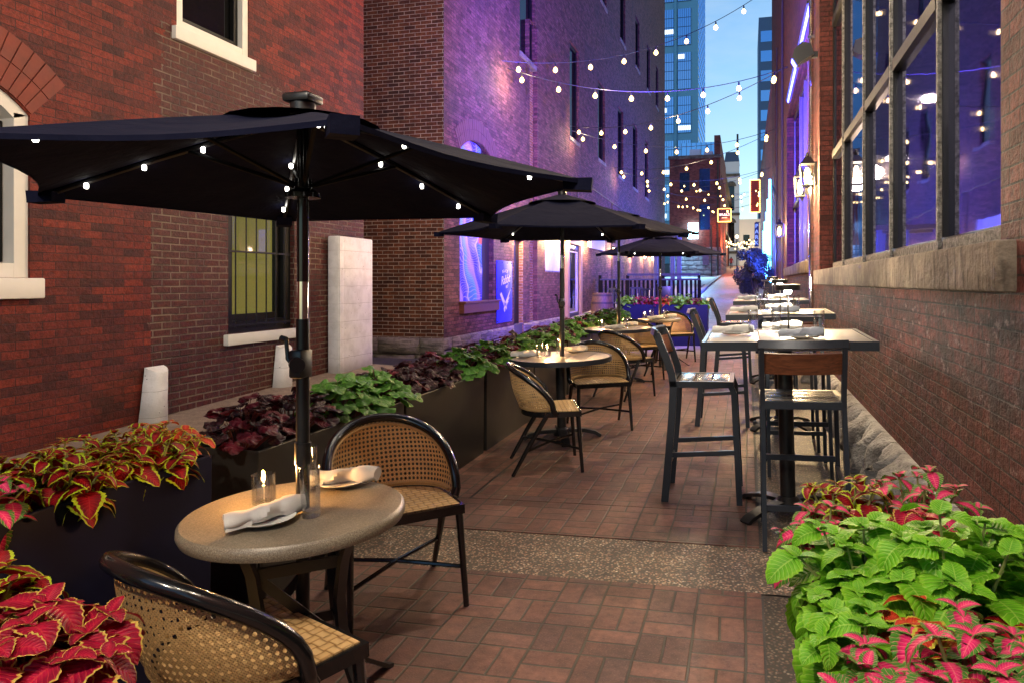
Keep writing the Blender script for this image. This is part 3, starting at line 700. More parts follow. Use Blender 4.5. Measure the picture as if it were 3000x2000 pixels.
# stone foot: rough blocks
def rubble(mb, axis, const, sgn, a0, a1, z0, z1, rows, dep=.06, lmin=.25, lmax=.8, n=5, slope=0):
    for r in range(rows):
        za, zb = z0+(z1-z0)*r/rows, z0+(z1-z0)*(r+1)/rows; a = a0
        while a < a1-.02:
            b = min(a1, a+rnd.uniform(lmin, lmax)); 
            if a1-b < .12: b = a1
            vs = []; g = .008
            for i in range(n+1):
                for j in range(n+1):
                    u, v = i/n, j/n; ed = min(u, 1-u, v, 1-v)
                    d = dep*(.25+min(1, ed*(3.2 if n > 5 else 5))*(.75+.7*noise.noise(Vector((a*3+u*2.0, za*5+v*1.4, r)))+.5*noise.noise(Vector((a*7+u*6, v*5, r+9)))))+slope*(1-v)*(.7+.6*noise.noise(Vector((a*5+u*3, 2, r))))
                    U, Z = a+g+(b-a-2*g)*u, za+g+(zb-za-2*g)*v
                    vs.append((const+sgn*d, U, Z) if axis == 'x' else (U, const+sgn*d, Z))
            fs = [(i*(n+1)+j, (i+1)*(n+1)+j, (i+1)*(n+1)+j+1, i*(n+1)+j+1) for i in range(n) for j in range(n)]
            k = len(vs); ring = [i*(n+1) for i in range(n+1)]+[n*(n+1)+j for j in range(1, n+1)]+[i*(n+1)+n for i in range(n-1, -1, -1)]+[j for j in range(n-1, 0, -1)]
            vs += [((const-sgn*.02, vs[q][1], vs[q][2]) if axis == 'x' else (vs[q][0], const-sgn*.02, vs[q][2])) for q in ring]
            fs += [(ring[q], ring[(q+1) % len(ring)], k+(q+1) % len(ring), k+q) for q in range(len(ring))]
            mb.add(vs, fs); a = b
mb = MB(); rubble(mb, 'y', YF, -1, -7.2, X2+.02, -.15, .46, 2, .06, .35, .9); mb.build('stone_foot', M['stone'], b2, smooth=60)
for (a, c) in ((YF-.04, 15.74), (16.48, 20.48), (22.6, 47)): mb = MB(); rubble(mb, 'x', X2, 1, a, c, 0, .46, 2, .05, .3, .7); mb.build('stone_foot', M['stone'], b2, smooth=60)
mb = MB(); mb.box(-9, X2-.03, YF+.02, YF+.2, -.3, .46); mb.box(X2-.2, X2-.015, YF+.02, 47, -.3, .46); mb.build('foot_mortar', M['ground'], b2, smooth=0)
# windows
def tallwin(h):
    f = frame4(b2, 'narrow_window', X2-.08, .06, h[0], h[1], h[2], h[3], .09, M['frame'])
    MB().box(X2-.125, X2-.12, h[0], h[1], h[2], h[3]).build('pane', M['glass_dark'], f, smooth=0)
    MB().box(X2-.1, X2+.04, h[0]-.06, h[1]+.06, h[2]-.12, h[2]-.002).build('sill', M['stone'], f, smooth=0)
for h in up+up2: tallwin(h)
# the mural panel in the arched opening
def mural():
    m, t, p = newmat('swirling_mural'); uv = t.uv(); s = t.sep(uv)
    n = t.n('TexNoise'); t.set(n.inputs[0], uv); n.inputs['Scale'].default_value = 1.1; n.inputs['Detail'].default_value = 1.5
    mp = t.n('VectorMath', operation='MULTIPLY_ADD'); t.set(mp.inputs[0], n.outputs[1]); mp.inputs[1].default_value = (1.1, 1.1, 0); t.set(mp.inputs[2], uv)
    q = t.sep(mp.outputs[0]); band = t.m2('ADD', t.m2('MULTIPLY', q[0], 1.35), t.m2('MULTIPLY', q[1], .42))
    fr = t.m2('FRACT', band)
    base = t.ramp(fr, [(0, (.035, .02, .42)), (.18, (.03, .03, .62)), (.34, (.20, .18, .8)), (.36, (.75, .72, .95)), (.40, (.05, .16, .75)), (.62, (.09, .38, .86)), (.78, (.32, .22, .72)), (.9, (.44, .30, .72)), (1, (.035, .02, .42))])
    rings = t.n('TexWave'); rings.wave_type = 'RINGS'; t.set(rings.inputs[0], mp.outputs[0]); rings.inputs['Scale'].default_value = 5.5; rings.inputs['Distortion'].default_value = 3
    base = t.mix(t.m2('MULTIPLY', t.sstep(rings.outputs[1], .86, .97), .55), base, (.62, .58, .9))
    org = t.m2('MULTIPLY', t.sstep(t.sep(uv)[0], 13.72, 13.82), t.m2('MULTIPLY', t.sstep(s[1], 2.0, 2.1), t.sstep(t.m2('SINE', t.m2('MULTIPLY', q[1], 9)), -.2, .1)))
    base = t.mix(org, base, (.75, .2, .03)); edge = t.sstep(t.m2('ADD', s[0], t.m2('MULTIPLY', n.outputs[0], .3)), 14.06, 14.1); base = t.mix(edge, base, (.03, .02, .02))
    t.set(p.inputs['Base Color'], base); p.inputs['Roughness'].default_value = .55; return m
mb = MB(); P = [(art[0], art[2]), (art[1], art[2])]+arch_pts(art[0], art[1], 3.95, .32)[0][::-1]
mb.prism(P, 'x', X2-.15, X2-.11)
mu = mb.build('mural_panel', mural(), b2, smooth=0); mu['label'] = 'blue and violet mural of flowing bands in an arched opening'
mb = MB(); mb.box(X2-.1, X2+.14, art[0]-.05, art[1]+.12, art[2]-.035, art[2]-.002); mb.box(X2+.002, X2+.10, art[0]-.03, art[1]+.08, art[2]-.22, art[2]-.04)
mb.build('counter_ledge', M['teak'], b2, smooth=0)
# blue hanging sign
sg = MB().box(X2+.012, X2+.03, 14.50, 15.53, .56, 1.92, bev=.004).build('wall_sign', pm('blue_sign_paint', (.03, .035, .42), .5, var=.1, vs=6)); tag(sg, 'blue painted metal sign with white script bolted beside the mural', 'sign')
M['sign_white'] = pm('sign_white', (.72, .70, .85), .5)
for i, ch in enumerate('BLACK'):
    a = (i-2)*.32
    lettering(ch, .10, M['sign_white'], sg, face_x((X2+.031, 15.03+.26*math.sin(a), 1.60+.10*math.cos(a))) @ Matrix.Rotation(-a*.7, 4, 'Z'))
lettering('Rabbit', .27, M['sign_white'], sg, face_x((X2+.031, 15.05, 1.50)) @ Matrix.Rotation(R(8), 4, 'Z'), shear=.35, space=.86)
lettering('ucf', .13, M['sign_white'], sg, face_x((X2+.031, 15.15, 1.36)) @ Matrix.Rotation(R(8), 4, 'Z'), shear=.35)
mb = MB()
for poly in ([(14.70, 1.18), (14.78, 1.23), (15.05, 1.00), (15.02, .90), (14.95, .93)], [(14.95, .86), (15.00, 1.02), (15.08, .98), (15.04, .82), (14.99, .78)], [(15.05, .93), (15.11, .83), (15.14, .87), (15.10, .98)],
             [(15.02, .98), (15.12, 1.06), (15.40, 1.29), (15.38, 1.25), (15.24, 1.08), (15.32, 1.12), (15.30, 1.08), (15.22, 1.03), (15.27, 1.02), (15.18, .97), (15.16, .93), (15.08, .92)]):
    mb.prism(poly, 'x', X2+.031, X2+.034)
mb.build('cleaver_emblem', M['sign_white'], sg, smooth=0)
mb = MB()
for y in (14.55, 14.85, 15.18, 15.48):
    for z in ((1.88, .6) if y in (14.55, 15.48) else (1.88,)): mb.tube([(X2+.03, y, z), (X2+.04, y, z)], .016, 8)
for z in (1.3,):
    for y in (14.55, 15.48): mb.tube([(X2+.03, y, z), (X2+.04, y, z)], .016, 8)
mb.build('bolt', M['black'], sg)
# doorways
d = MB().box(X2-.15, X2-.11, door1[0], door1[1], door1[2], door1[3]).build('narrow_door', M['frame'], b2, smooth=0)
MB().box(X2-.158, X2-.004, door1[1]-.012, door1[1]+.0, door1[2], door1[3]-.01).build('door_jamb', M['brick_ochre_lit'], b2, smooth=0)
MB().box(X2-.15, X2-.12, nich[0], nich[1], .2, 8).build('recess_back', M['brick_ochre_lit'], b2, smooth=0)
f = frame4(b2, 'sheeted_window', X2-.06, .07, shw[0], shw[1], shw[2], shw[3], .06, M['frame_pale'])
sh = MB(); n = 22; vs = []
for i in range(n+1):
    for j in range(9):
        y = shw[0]+.04+(shw[1]-shw[0]-.08)*i/n; z = shw[2]+.04+(shw[3]-shw[2]-.08)*j/8
        vs.append((X2-.05+.02*noise.noise(Vector((i*.55+j*.25, j*.12, 3))), y, z))
sh.add(vs, [(i*9+j, (i+1)*9+j, (i+1)*9+j+1, i*9+j+1) for i in range(n) for j in range(8)]); sh.build('plastic_sheet', pm('milky_plastic', (.55, .55, .72), .22), f, smooth=60)
MB().box(X2-.14, X2-.1, shw[0], shw[1], shw[2], shw[3]).build('boarding', M['dark_room'], f, smooth=0)
dr = MB(); dr.box(X2-.08, X2+.10, 20.50, 20.72, .2, 2.85); dr.box(X2-.08, X2+.06, 22.42, 22.6, .2, 2.85); dr.box(X2-.08, X2+.06, 20.72, 22.42, 2.62, 2.85)
dr = dr.build('glass_door', M['timber'], b2, smooth=0)
frame4(dr, 'door_frame', X2-.02, .06, 20.74, 22.40, .2, 2.60, .12, pm('green_door_paint', (.10, .12, .08), .5), .3)
frame4(dr, 'inner_frame', X2-.01, .03, 21.0, 22.2, .5, 2.4, .03, M['white'])
MB().box(X2-.05, X2-.045, 20.85, 22.3, .4, 2.5).build('pane', M['glass_big'], dr, smooth=0)
fb = MB().box(X2+.005, X2+.05, 24.0, 26.4, 2.62, 3.5).build('fascia_board', pm('pale_fascia', (.5, .48, .55), .6), b2, smooth=0)
# thin conduits on the wall
cb = MB(); cb.tube([(X2+.03, 22, 4.75), (X2+.03, 46, 4.2)], .02, 6); cb.tube([(X2+.03, 22, 4.75), (X2+.03, 22, 3.4)], .02, 6); cb.tube([(X2+.03, 28, 4.6), (X2+.03, 28, .5)], .02, 6); cb.tube([(X2+.03, 37, 4.4), (X2+.03, 37, .5)], .02, 6)
cb.build('conduit', M['iron'], b2)
# jelly-jar wall lights along its ground floor
def jar_light(y, z, label):
    t = thing('wall_light', label, 'wall light', (X2+.02, y, z), 0, 'caged jar lights along the purple wall')
    mb = MB(); mb.tube([(0, 0, .10), (.09, 0, .10)], .02, 8); mb.lathe([(.055, .08), (.06, .10), (.05, .14), (.02, .15)], 12, Matrix.Translation((.11, 0, 0))); mb.build('bracket', M['black'], t)
    MB().lathe([(.01, -.09), (.038, -.08), (.045, -.03), (.045, .075)], 12, Matrix.Translation((.11, 0, 0))).build('globe', M['sconce_glow'], t)
    cg = MB()
    for k in range(4):
        a = math.pi*k/2; c, s_ = math.cos(a)*.055, math.sin(a)*.055; cg.tube([(.11+c, s_, .08), (.11+c, s_, -.07), (.11+c*.4, s_*.4, -.11)], .004, 4)
    cg.build('cage', M['black'], t)
    lamp('wall_light_glow', 'POINT', (X2+.20, y, z-.05), 120, (1, .62, .28), .07)
    return t
for y, z, l in ((15.95, 2.66, 'caged jar light above the narrow doorway right of the blue sign'), (18.3, 2.66, 'caged jar light at the near side of the sheeted window'), (20.4, 2.72, 'caged jar light beside the timber door post'), (23.3, 2.72, 'caged jar light just beyond the glass door'),
                (27.8, 2.72, 'caged jar light midway along the purple wall, over the white mark'), (32.7, 2.72, 'caged jar light over the far patio railing, first of four'), (36.6, 2.76, 'caged jar light second along the far patio railing'), (39.6, 2.76, 'caged jar light third along the far patio railing'), (41.6, 2.76, 'caged jar light at the far corner of the warehouse')):
    jar_light(y, z, l)

# ---------------------------------------------------------------- building on the right
b3 = thing('brick_storefront', 'dark red brick storefront on the right with tall mirroring windows over a stone sill', 'building')
X3 = .95
wA = (3.1, 10.3, 1.62, 6.6); wB = (12.35, 18.66, 1.80, 5.55)
up3 = [(20.5, 22.0, 5.5, 8.5), (25.0, 26.4, 5.5, 8.5)]
mb = MB(); wall(mb, 'x', X3, -1, -4, 30, .40, 16, [wA, wB]+up3, .24); wall(mb, 'y', 30, 1, X3, 14, -.4, 16, [], .2)
mb.build('wall', M['brick_right'], b3, smooth=0)
MB().box(X3-.15, 14, -4, 30.1, 16.001, 16.4).build('cornice', M['brick_far'], b3, smooth=0)
mb = MB(); rubble(mb, 'x', X3-.0, -1, -2, 14, -.05, .42, 1, .17, .20, .52, 10, .09); mb.build('rubble_foot', M['stone_grey'], b3, smooth=60)
mb = MB(); rubble(mb, 'x', X3, -1, 14, 30, .1, .42, 1, .05, .4, .9); mb.build('rubble_foot', M['stone_grey'], b3, smooth=60)
MB().box(X3+.0, X3+.2, -4, 30, -.4, .405).build('foot_core', M['ground'], b3, smooth=0)
s_ = MB(); s_.box(X3-.07, X3+.22, 2.93, 10.42, 1.42, 1.615, bev=.014); s_.build('stone_sill', M['sill'], b3)
s_ = MB(); s_.box(X3-.07, X3+.22, 11.95, 18.9, 1.60, 1.795, bev=.014); s_.build('stone_sill', M['sill'], b3)
def front_window(name, h, mulls, trans, mat, mat2, label):
    XF = X3+.17
    mb = MB(); mb.box(XF, XF+.08, h[0]+.004, h[0]+.12, h[2]+.002, h[3]); mb.box(XF, XF+.08, h[1]-.12, h[1]-.004, h[2]+.002, h[3]); mb.box(XF+.002, XF+.078, h[0]+.12, h[1]-.12, h[2]+.002, h[2]+.10); mb.box(XF+.002, XF+.078, h[0]+.12, h[1]-.12, h[3]-.12, h[3]-.003)
    t = mb.build(name, mat, b3, smooth=0); t['label'] = label
    ed = [h[0]+.12]+mulls+[h[1]-.12]
    for y in mulls:
        m_ = MB().box(XF-.015, XF+.055, y-.05, y+.03, h[2]+.1, h[3]-.12).build('mullion', mat, t, smooth=0)
    st = MB()
    for y in mulls: st.box(XF-.040, XF-.017, y-.045, y-.010, h[2]+.01, h[3]-.1)
    st.build('weathered_strip', mat2, t, smooth=0)
    for a, b in zip(ed[:-1], ed[1:]):
        for z in trans: MB().box(XF-.03, XF+.06, a+.055, b-.075, z-.045, z+.045).build('transom', mat, t, smooth=0)
    br = MB()
    for a, b in zip(ed[:-1], ed[1:]): br.box(XF-.02, XF-.004, a+.06, b-.08, h[2]+.004, h[2]+.085)
    br.build('bottom_rail', mat2, t, smooth=0)
    for a, b in zip(ed[:-1], ed[1:]): MB().box(XF+.018, XF+.024, a, b, h[2]+.05, h[3]-.05).build('pane', M['glass_big'], t, smooth=0)
front_window('shop_window', wA, [4.65, 6.10, 7.45, 9.0], [3.14, 4.9], M['frame'], M['frame_pale'], 'tall mirroring window with black posts edged in peeling paint')
front_window('shop_window', wB, [13.6, 14.9, 16.2, 22.5], [3.3], M['frame_bronze'], M['frame_bronze'], 'further window with bronze posts beyond the lanterns')
for h in up3:
    f = MB().box(X3+.10, X3+.14, *h).build('upper_window', M['glass_dark'], b3, smooth=0)
ls = MB().box(X3-.06, X3-.03, 11.4, 17.2, 5.58, 5.64).build('led_strip', M['strip'], b3, smooth=0); ls['label'] = 'blue light strip over the further window'
MB().box(X3-.09, X3+.0, 11.3, 17.3, 5.642, 5.68).build('strip_channel', M['black'], b3, smooth=0)
cp = MB(); cp.tube([(X3-.05, 11.0, .15), (X3-.05, 11.0, 11)], .035, 10)
for z in (1, 3, 5, 7, 9): cp.box(X3-.1, X3, 10.93, 11.07, z, z+.04)
cp.build('conduit', M['chrome'], b3)
cp = MB(); cp.tube([(X3-.04, 20.2, .5), (X3-.04, 20.2, 12)], .03, 8); cp.tube([(X3-.04, 24, 4.2), (X3-.04, 29, 5.2)], .03, 8); cp.tube([(X3-.04, 24, .5), (X3-.04, 24, 9)], .025, 8); cp.build('conduit', M['iron'], b3)
# black floodlight
fl = thing('floodlight', 'black floodlight with a hood fixed to the wall above the lanterns', 'floodlight', (X3-.02, 10.5, 4.62)); fl.scale = (.66,)*3
MB().box(-.10, .02, -.06, .06, -.06, .06).build('bracket', M['black'], fl, smooth=0)
mb = MB(); q = [(-.06, -.02), (-.12, .20), (-.30, .26), (-.46, .10), (-.50, -.08), (-.40, -.24), (-.28, -.14)]
mb.prism(q, 'y', -.15, .15); mb.build('housing', M['black'], fl, smooth=0)
MB().prism([(-.495, -.085), (-.41, -.235), (-.418, -.245), (-.505, -.09)], 'y', -.13, .13).build('lens', M['strip'], fl, smooth=0)
lamp('floodlight_beam', 'SPOT', (X3-.45, 10.7, 4.5), 8000, (.075, .04, 1), .12, (-6, 13, 1.6), R(125), .8)
lamp('floodlight_beam', 'SPOT', (X3-.45, 10.5, 4.45), 560, (.34, .08, .75), .12, (-6, 3.4, -.4), R(120), .8)
# lanterns
def lantern(y, z, k, label, pw):
    t = thing('wall_lantern', label, 'lantern', (X3-.02, y, z), 0, 'glass coach lanterns on the right wall'); t.scale = (.82,)*3
    mb = MB(); mb.box(-.02, .02, -.05, .05, -.10, .30); mb.tube([(0, 0, .22), (-.10, 0, .40), (-.14, 0, .36)], .012, 6)
    mb.build('bracket', M['black'], t)
    cx = -.14; mb = MB()
    mb.add([(cx+sx*.11*k, sy*.11*k, .26) for sx, sy in ((-1, -1), (1, -1), (1, 1), (-1, 1))]+[(cx+sx*.04, sy*.04, .38) for sx, sy in ((-1, -1), (1, -1), (1, 1), (-1, 1))], [(0, 1, 5, 4), (1, 2, 6, 5), (2, 3, 7, 6), (3, 0, 4, 7), (0, 3, 2, 1), (4, 5, 6, 7)])
    mb.lathe([(.03, .38), (.045, .40), (.02, .46), (.008, .48)], 8, Matrix.Translation((cx, 0, 0))); mb.build('roof', M['black'], t)
    mb = MB()
    for sx, sy in ((-1, -1), (1, -1), (1, 1), (-1, 1)): mb.bar((cx+sx*.105*k, sy*.105*k, .26), (cx+sx*.075*k, sy*.075*k, -.10), .016, .016)
    mb.box(cx-.085*k, cx+.085*k, -.085*k, .085*k, -.13, -.10); mb.build('cage', M['black'], t)
    gl = MB(); gl.add([(cx+sx*.098*k, sy*.098*k, .255) for sx, sy in ((-1, -1), (1, -1), (1, 1), (-1, 1))]+[(cx+sx*.07*k, sy*.07*k, -.095) for sx, sy in ((-1, -1), (1, -1), (1, 1), (-1, 1))], [(0, 1, 5, 4), (1, 2, 6, 5), (2, 3, 7, 6), (3, 0, 4, 7)]); gl.build('glass', M['pane'], t, smooth=0)
    MB().lathe([(.012, -.06), (.04, -.05), (.045, .12), (.02, .20)], 10, Matrix.Translation((cx, 0, 0))).build('lamp_tube', M['lantern_glow'], t)
    lamp('lantern_glow', 'POINT', (X3-.33, y-.06, z+.06), pw, (1, .68, .34), .10)
lantern(10.6, 2.90, 1.15, 'glass coach lantern shining at the edge of the near shop window', 250)
lantern(12.0, 2.92, 1.1, 'glass coach lantern just behind the nearest lantern', 150)
lantern(19.7, 2.74, 1.1, 'glass coach lantern by the blue neon, farthest along the wall', 70)
# further right building and its neon
b4 = thing('neon_building', 'blue lit brick building with tall neon tubes beyond the storefront', 'building')
mb = MB(); wall(mb, 'x', X3+.03, -1, 30.02, 58, .2, 9.5, [], .2); wall(mb, 'y', 58, 1, X3+.03, 14, .2, 9.5, [], .2); mb.build('wall', M['brick_far'], b4, smooth=0)
MB().box(X3, 14, 30.1, 58.1, 9.501, 9.8).build('parapet', M['brick_far'], b4, smooth=0)
for i, (y, z0, z1, m_) in enumerate(((28.6, 1.3, 5.4, 'neon'), (31.0, 1.6, 4.9, 'neon_cyan'), (33.5, 1.6, 4.6, 'neon'), (36.5, 1.8, 4.4, 'neon_cyan'), (40, 1.8, 4.2, 'neon'))):
    x = X3-.12
    MB().tube([(x, y, z0), (x, y, z1)], .045, 8).build('neon_tube', M[m_], b3 if i == 0 else b4)
lamp('neon_glow', 'AREA', (X3-.3, 30, 3.4), 900, (.05, .10, 1), .3, (-1, .15, .25), sy=3.5)
lamp('neon_glow', 'AREA', (X3-.3, 38, 3.4), 900, (.05, .10, 1), .3, (-1, .1, .3), sy=3.0)

# ================================================================== FURNITURE
def curve_pts(n, f): return [f(i/n) for i in range(n+1)]
def make_chair(label):
    t = thing('rattan_chair', label, 'chair', group='rattan bistro chairs')
    prof = [(-.26, .24), (.26, .24), (.255, 0)]+[(.25*math.sin(R(90-a)), -.20*math.sin(R(a))) for a in range(15, 180, 15)]+[(-.255, 0)]
    mb = MB(); mb.prism([(x*.93, y*.93) for x, y in prof], 'z', .447, .462); mb.build('seat', M['cane_seat'], t, smooth=30)
    mb = MB(); n = len(prof)
    inner = [(x*.90, y*.90) for x, y in prof]
    vs = [(*q, .418) for q in prof]+[(*q, .458) for q in prof]+[(*q, .458) for q in inner]+[(*q, .418) for q in inner]
    fs = []
    for k in range(4):
        for i in range(n): j = (i+1) % n; fs.append((k*n+i, k*n+j, ((k+1) % 4)*n+j, ((k+1) % 4)*n+i))
    mb.add(vs, fs); mb.build('seat_frame', M['black_gloss'], t, smooth=30)
    for sx in (-1, 1):
        MB().tube([(sx*.24, .215, .44), (sx*.255, .235, 0)], [.018, .013], 10).build('leg', M['black_gloss'], t)
        MB().tube([(sx*.255, -.01, .45), (sx*.262, -.15, .23), (sx*.265, -.285, 0)], [.019, .017, .013], 10).build('leg', M['black_gloss'], t)
    mb = MB(); 
    for sx in (-1, 1): mb.tube([(sx*.248, .222, .175), (0, .02, .185), (-sx*.26, -.18, .175)], .010, 8)
    mb.build('stretcher', M['black_gloss'], t)
    # the curved cane back
    A = R(96)
    def bot(a): return Vector((.252*math.sin(a), -.005-.205*max(0, math.cos(a))+(.03 if abs(a) > R(90) else 0), .462))
    def top(a):
        c = max(0, math.cos(a)); return Vector((.286*math.sin(a), -.0-.285*c+.03*(1-c)**2, .462+.318*c**.52))
    na, ns = 40, 10; vs = []; uvs = []
    for i in range(na+1):
        a = -A+2*A*i/na; b_, t_ = bot(a), top(a); h = (t_-b_).length; arc = .265*a
        for j in range(ns+1):
            s = j/ns; q = b_.lerp(t_, s); bul = math.sin(math.pi*s)*.018*min(1, h/.3); q += Vector((math.sin(a), -math.cos(a), 0))*bul
            vs.append(q); uvs.append((arc*(1+.15*s), s*h))
    fs = [(i*(ns+1)+j, (i+1)*(ns+1)+j, (i+1)*(ns+1)+j+1, i*(ns+1)+j+1) for i in range(na) for j in range(ns)]
    mb = MB(); mb.add(vs, fs, uvs); mb.build('cane_back', M['cane'], t, smooth=180)
    ang = curve_pts(48, lambda s: -A+2*A*s)
    rail = [top(a)+Vector((math.sin(a), -math.cos(a), 0))*.008+Vector((0, 0, .010)) for a in ang]
    rail = [Vector((-.275, .05, .44))]+rail+[Vector((.275, .05, .44))]
    MB().tube(rail, .0215, 12).build('back_rail', M['black_gloss'], t)
    tr = [top(a).lerp(bot(a), .06)-Vector((math.sin(a), -math.cos(a), 0))*.004 for a in ang]+[]
    bo = [bot(a)+Vector((0, 0, .012)) for a in ang[::-1]]
    mb = MB(); mb.tube(tr, .0085, 6); mb.tube(bo, .0085, 6); mb.build('braid_trim', M['braid'], t)
    return t
def put(o, x, y): o.location = (x, y, G(x, y)+.013)
chairs = [(-1.35, 1.69, -23, 'rattan chair seen from behind, in front of the nearest stone topped table'),
          (-1.57, 3.00, -138, 'rattan chair facing us behind the nearest stone topped table'),
          (-1.50, 5.35, -70, 'rattan chair turned sideways in front of the candlelit slatted table with the rolled napkins'),
          (-1.38, 6.75, -155, 'rattan chair tucked behind the nearer slatted round table'),
          (-1.42, 8.50, -36, 'rattan chair with its back to us in front of the further slatted round table'),
          (-1.45, 9.95, -152, 'rattan chair half hidden behind the further slatted round table'),
          (-1.45, 10.55, -40, 'rattan chair with its back to us at the farthest small round table'),
          (-1.15, 11.95, -158, 'rattan chair facing us by the far navy planter')]
ch0 = make_chair(chairs[0][3]); seat(ch0, R(chairs[0][2])); put(ch0, *chairs[0][:2])
for x, y, a, l in chairs[1:]: put(dup(ch0, (0, 0, 0), R(a), l), x, y)

# ---- bar stools
def make_stool(label):
    t = thing('bar_stool', label, 'bar stool', group='metal bar stools with wood backs')
    for sx in (-1, 1):
        pts = [(sx*.212, -.245, 0), (sx*.205, -.185, .55), (sx*.203, -.172, .74), (sx*.203, -.180, .82), (sx*.203, -.215, .93), (sx*.203, -.272, 1.075)]
        MB().ribbon(pts, .024, .046, (1, 0, 0)).build('rear_leg', M['steel_blue'], t, smooth=20)
        pts = [(sx*.210, .222, 0), (sx*.204, .205, .70), (sx*.203, .185, .752)]
        MB().ribbon(pts, .024, .036, (1, 0, 0)).build('front_leg', M['steel_blue'], t, smooth=20)
    rail = [(-.215, -.270, 1.07)]+[(-.215+.43*s, -.272-.045*math.sin(math.pi*s), 1.082) for s in [i/12 for i in range(13)]]+[(.215, -.270, 1.07)]
    MB().ribbon(rail, .040, .026, (0, .35, 1)).build('top_rail', M['steel_blue'], t, smooth=25)
    n = 12; vs = []
    for i in range(n+1):
        s = i/n; x = -.192+.384*s; b_ = .042*math.sin(math.pi*s)
        vs += [(x, -.222-b_, .925), (x, -.258-b_, 1.035), (x, -.245-b_, 1.04), (x, -.208-b_, .925)]
    fs = [(0, 1, 2, 3), tuple(n*4+k for k in (3, 2, 1, 0))]+[(i*4+k, (i+1)*4+k, (i+1)*4+(k+1) % 4, i*4+(k+1) % 4) for i in range(n) for k in range(4)]
    mb = MB(); mb.add(vs, fs); mb.build('back_panel', M['teak'], t, smooth=30)
    mb = MB(); mb.box(-.215, .215, -.195, -.165, .735, .775); mb.box(-.215, .215, .175, .205, .735, .775); mb.box(-.215, -.185, -.165, .175, .735, .775); mb.box(.185, .215, -.165, .175, .735, .775)
    mb.build('seat_frame', M['steel_blue'], t, smooth=0)
    for k in range(3):
        y = -.155+.112*k; MB().box(-.184, .184, y, y+.104, .752, .772, bev=.003).build('seat_slat', M['seat_wood'], t)
    mb = MB()
    for sx in (-1, 1): mb.bar((sx*.206, -.215, .30), (sx*.206, .212, .33), .016, .03)
    mb.bar((-.206, .212, .38), (.206, .212, .38), .016, .032); mb.bar((-.206, -.222, .22), (.206, -.222, .22), .016, .03); mb.build('foot_rail', M['steel_blue'], t, smooth=0)
    return t
stools = [(.30, 4.13, 0, 'bar stool with its wood back to us, nearest the lime coleus'),
          (-.27, 4.82, -90, 'bar stool at the left end of the nearest bar table, in side view'),
          (.36, 5.50, 180, 'bar stool facing us across the nearest bar table'),
          (.34, 6.28, 0, 'bar stool with its back to us at the second bar table'),
          (-.22, 7.12, -90, 'bar stool at the left end of the second bar table'),
          (.36, 9.15, 0, 'bar stool with its back to us at the farthest bar table'),
          (-.18, 9.95, -90, 'bar stool at the left end of the farthest bar table')]
st0 = make_stool(stools[0][3]); seat(st0, R(stools[0][2])); put(st0, *stools[0][:2])
for x, y, a, l in stools[1:]: put(dup(st0, (0, 0, 0), R(a), l), x, y)

# ---- bar tables along the right wall
def make_bar_table(label):
    t = thing('bar_table', label, 'bar table', group='tall rectangular tables along the right wall')
    mb = MB(); a, b = .465, .425
    mb.box(-a, a, -b, -b+.022, 1.022, 1.072); mb.box(-a, a, b-.022, b, 1.022, 1.072); mb.box(-a, -a+.022, -b+.022, b-.022, 1.022, 1.072); mb.box(a-.022, a, -b+.022, b-.022, 1.022, 1.072); mb.box(-a+.022, a-.022, -b+.022, b-.022, 1.024, 1.045)
    mb.build('edge_frame', M['steel_blue'], t, smooth=0)
    for k in range(3):
        x0 = -.44+.295*k; MB().box(x0, x0+.29, -b+.024, b-.024, 1.046, 1.069, bev=.002).build('board', M['table_wood'], t)
    MB().lathe([(.045, .03), (.045, 1.02)], 20).build('pedestal', M['black'], t)
    mb = MB()
    for k in range(4):
        c, s = math.cos(R(45+90*k)), math.sin(R(45+90*k)); mb.ribbon([(c*.03, s*.03, .07), (c*.2, s*.2, .06), (c*.33, s*.33, .025), (c*.36, s*.36, .004)], .07, .022, (-s, c, 0))
    mb.lathe([(.09, .03), (.09, .06), (.05, .10)], 16); mb.build('cross_base', M['black'], t, smooth=25)
    return t
BT = [(.24, 4.53, 'nearest bar table, its corner almost touching the right wall'), (.30, 7.0, 'second bar table, behind the nearest one'), (.31, 9.85, 'third bar table along the wall, farthest from us')]
bt0 = make_bar_table(BT[0][2]); seat(bt0, 0); put(bt0, *BT[0][:2])
for x, y, l in BT[1:]: put(dup(bt0, (0, 0, 0), 0, l), x, y)

# ---- round tables
def make_stone_table(label):
    t = thing('stone_table', label, 'table', group='round speckled stone topped tables')
    MB().lathe([(.02, .699), (.325, .699), (.338, .704), (.344, .718), (.342, .735), (.333, .744), (.02, .745)], 72).build('tabletop', M['speckle'], t, smooth=40)
    for k in range(4):
        a = R(82+90*k); c, s = math.cos(a), math.sin(a)
        pts = [(c*r_, s*r_, z) for r_, z in ((.22, .69), (.185, .60), (.165, .48), (.175, .34), (.22, .22), (.31, .10), (.43, .015), (.46, .006))]
        MB().ribbon(pts, .042, .014, (-s, c, 0)).build('leg', M['black'], t, smooth=25)
    mb = MB()
    for z, r_ in ((.60, .175), (.33, .165)):
        P = [(r_*math.cos(R(82+90*k)), r_*math.sin(R(82+90*k)), z) for k in range(4)]
        for k in range(4): mb.bar(P[k], P[(k+1) % 4], .012, .035)
    for k in range(4):
        a, b = R(82+90*k), R(172+90*k); mb.bar((.165*math.cos(a), .165*math.sin(a), .585), (.165*math.cos(b), .165*math.sin(b), .345), .010, .03)
    mb.build('base_brace', M['black'], t, smooth=0); return t
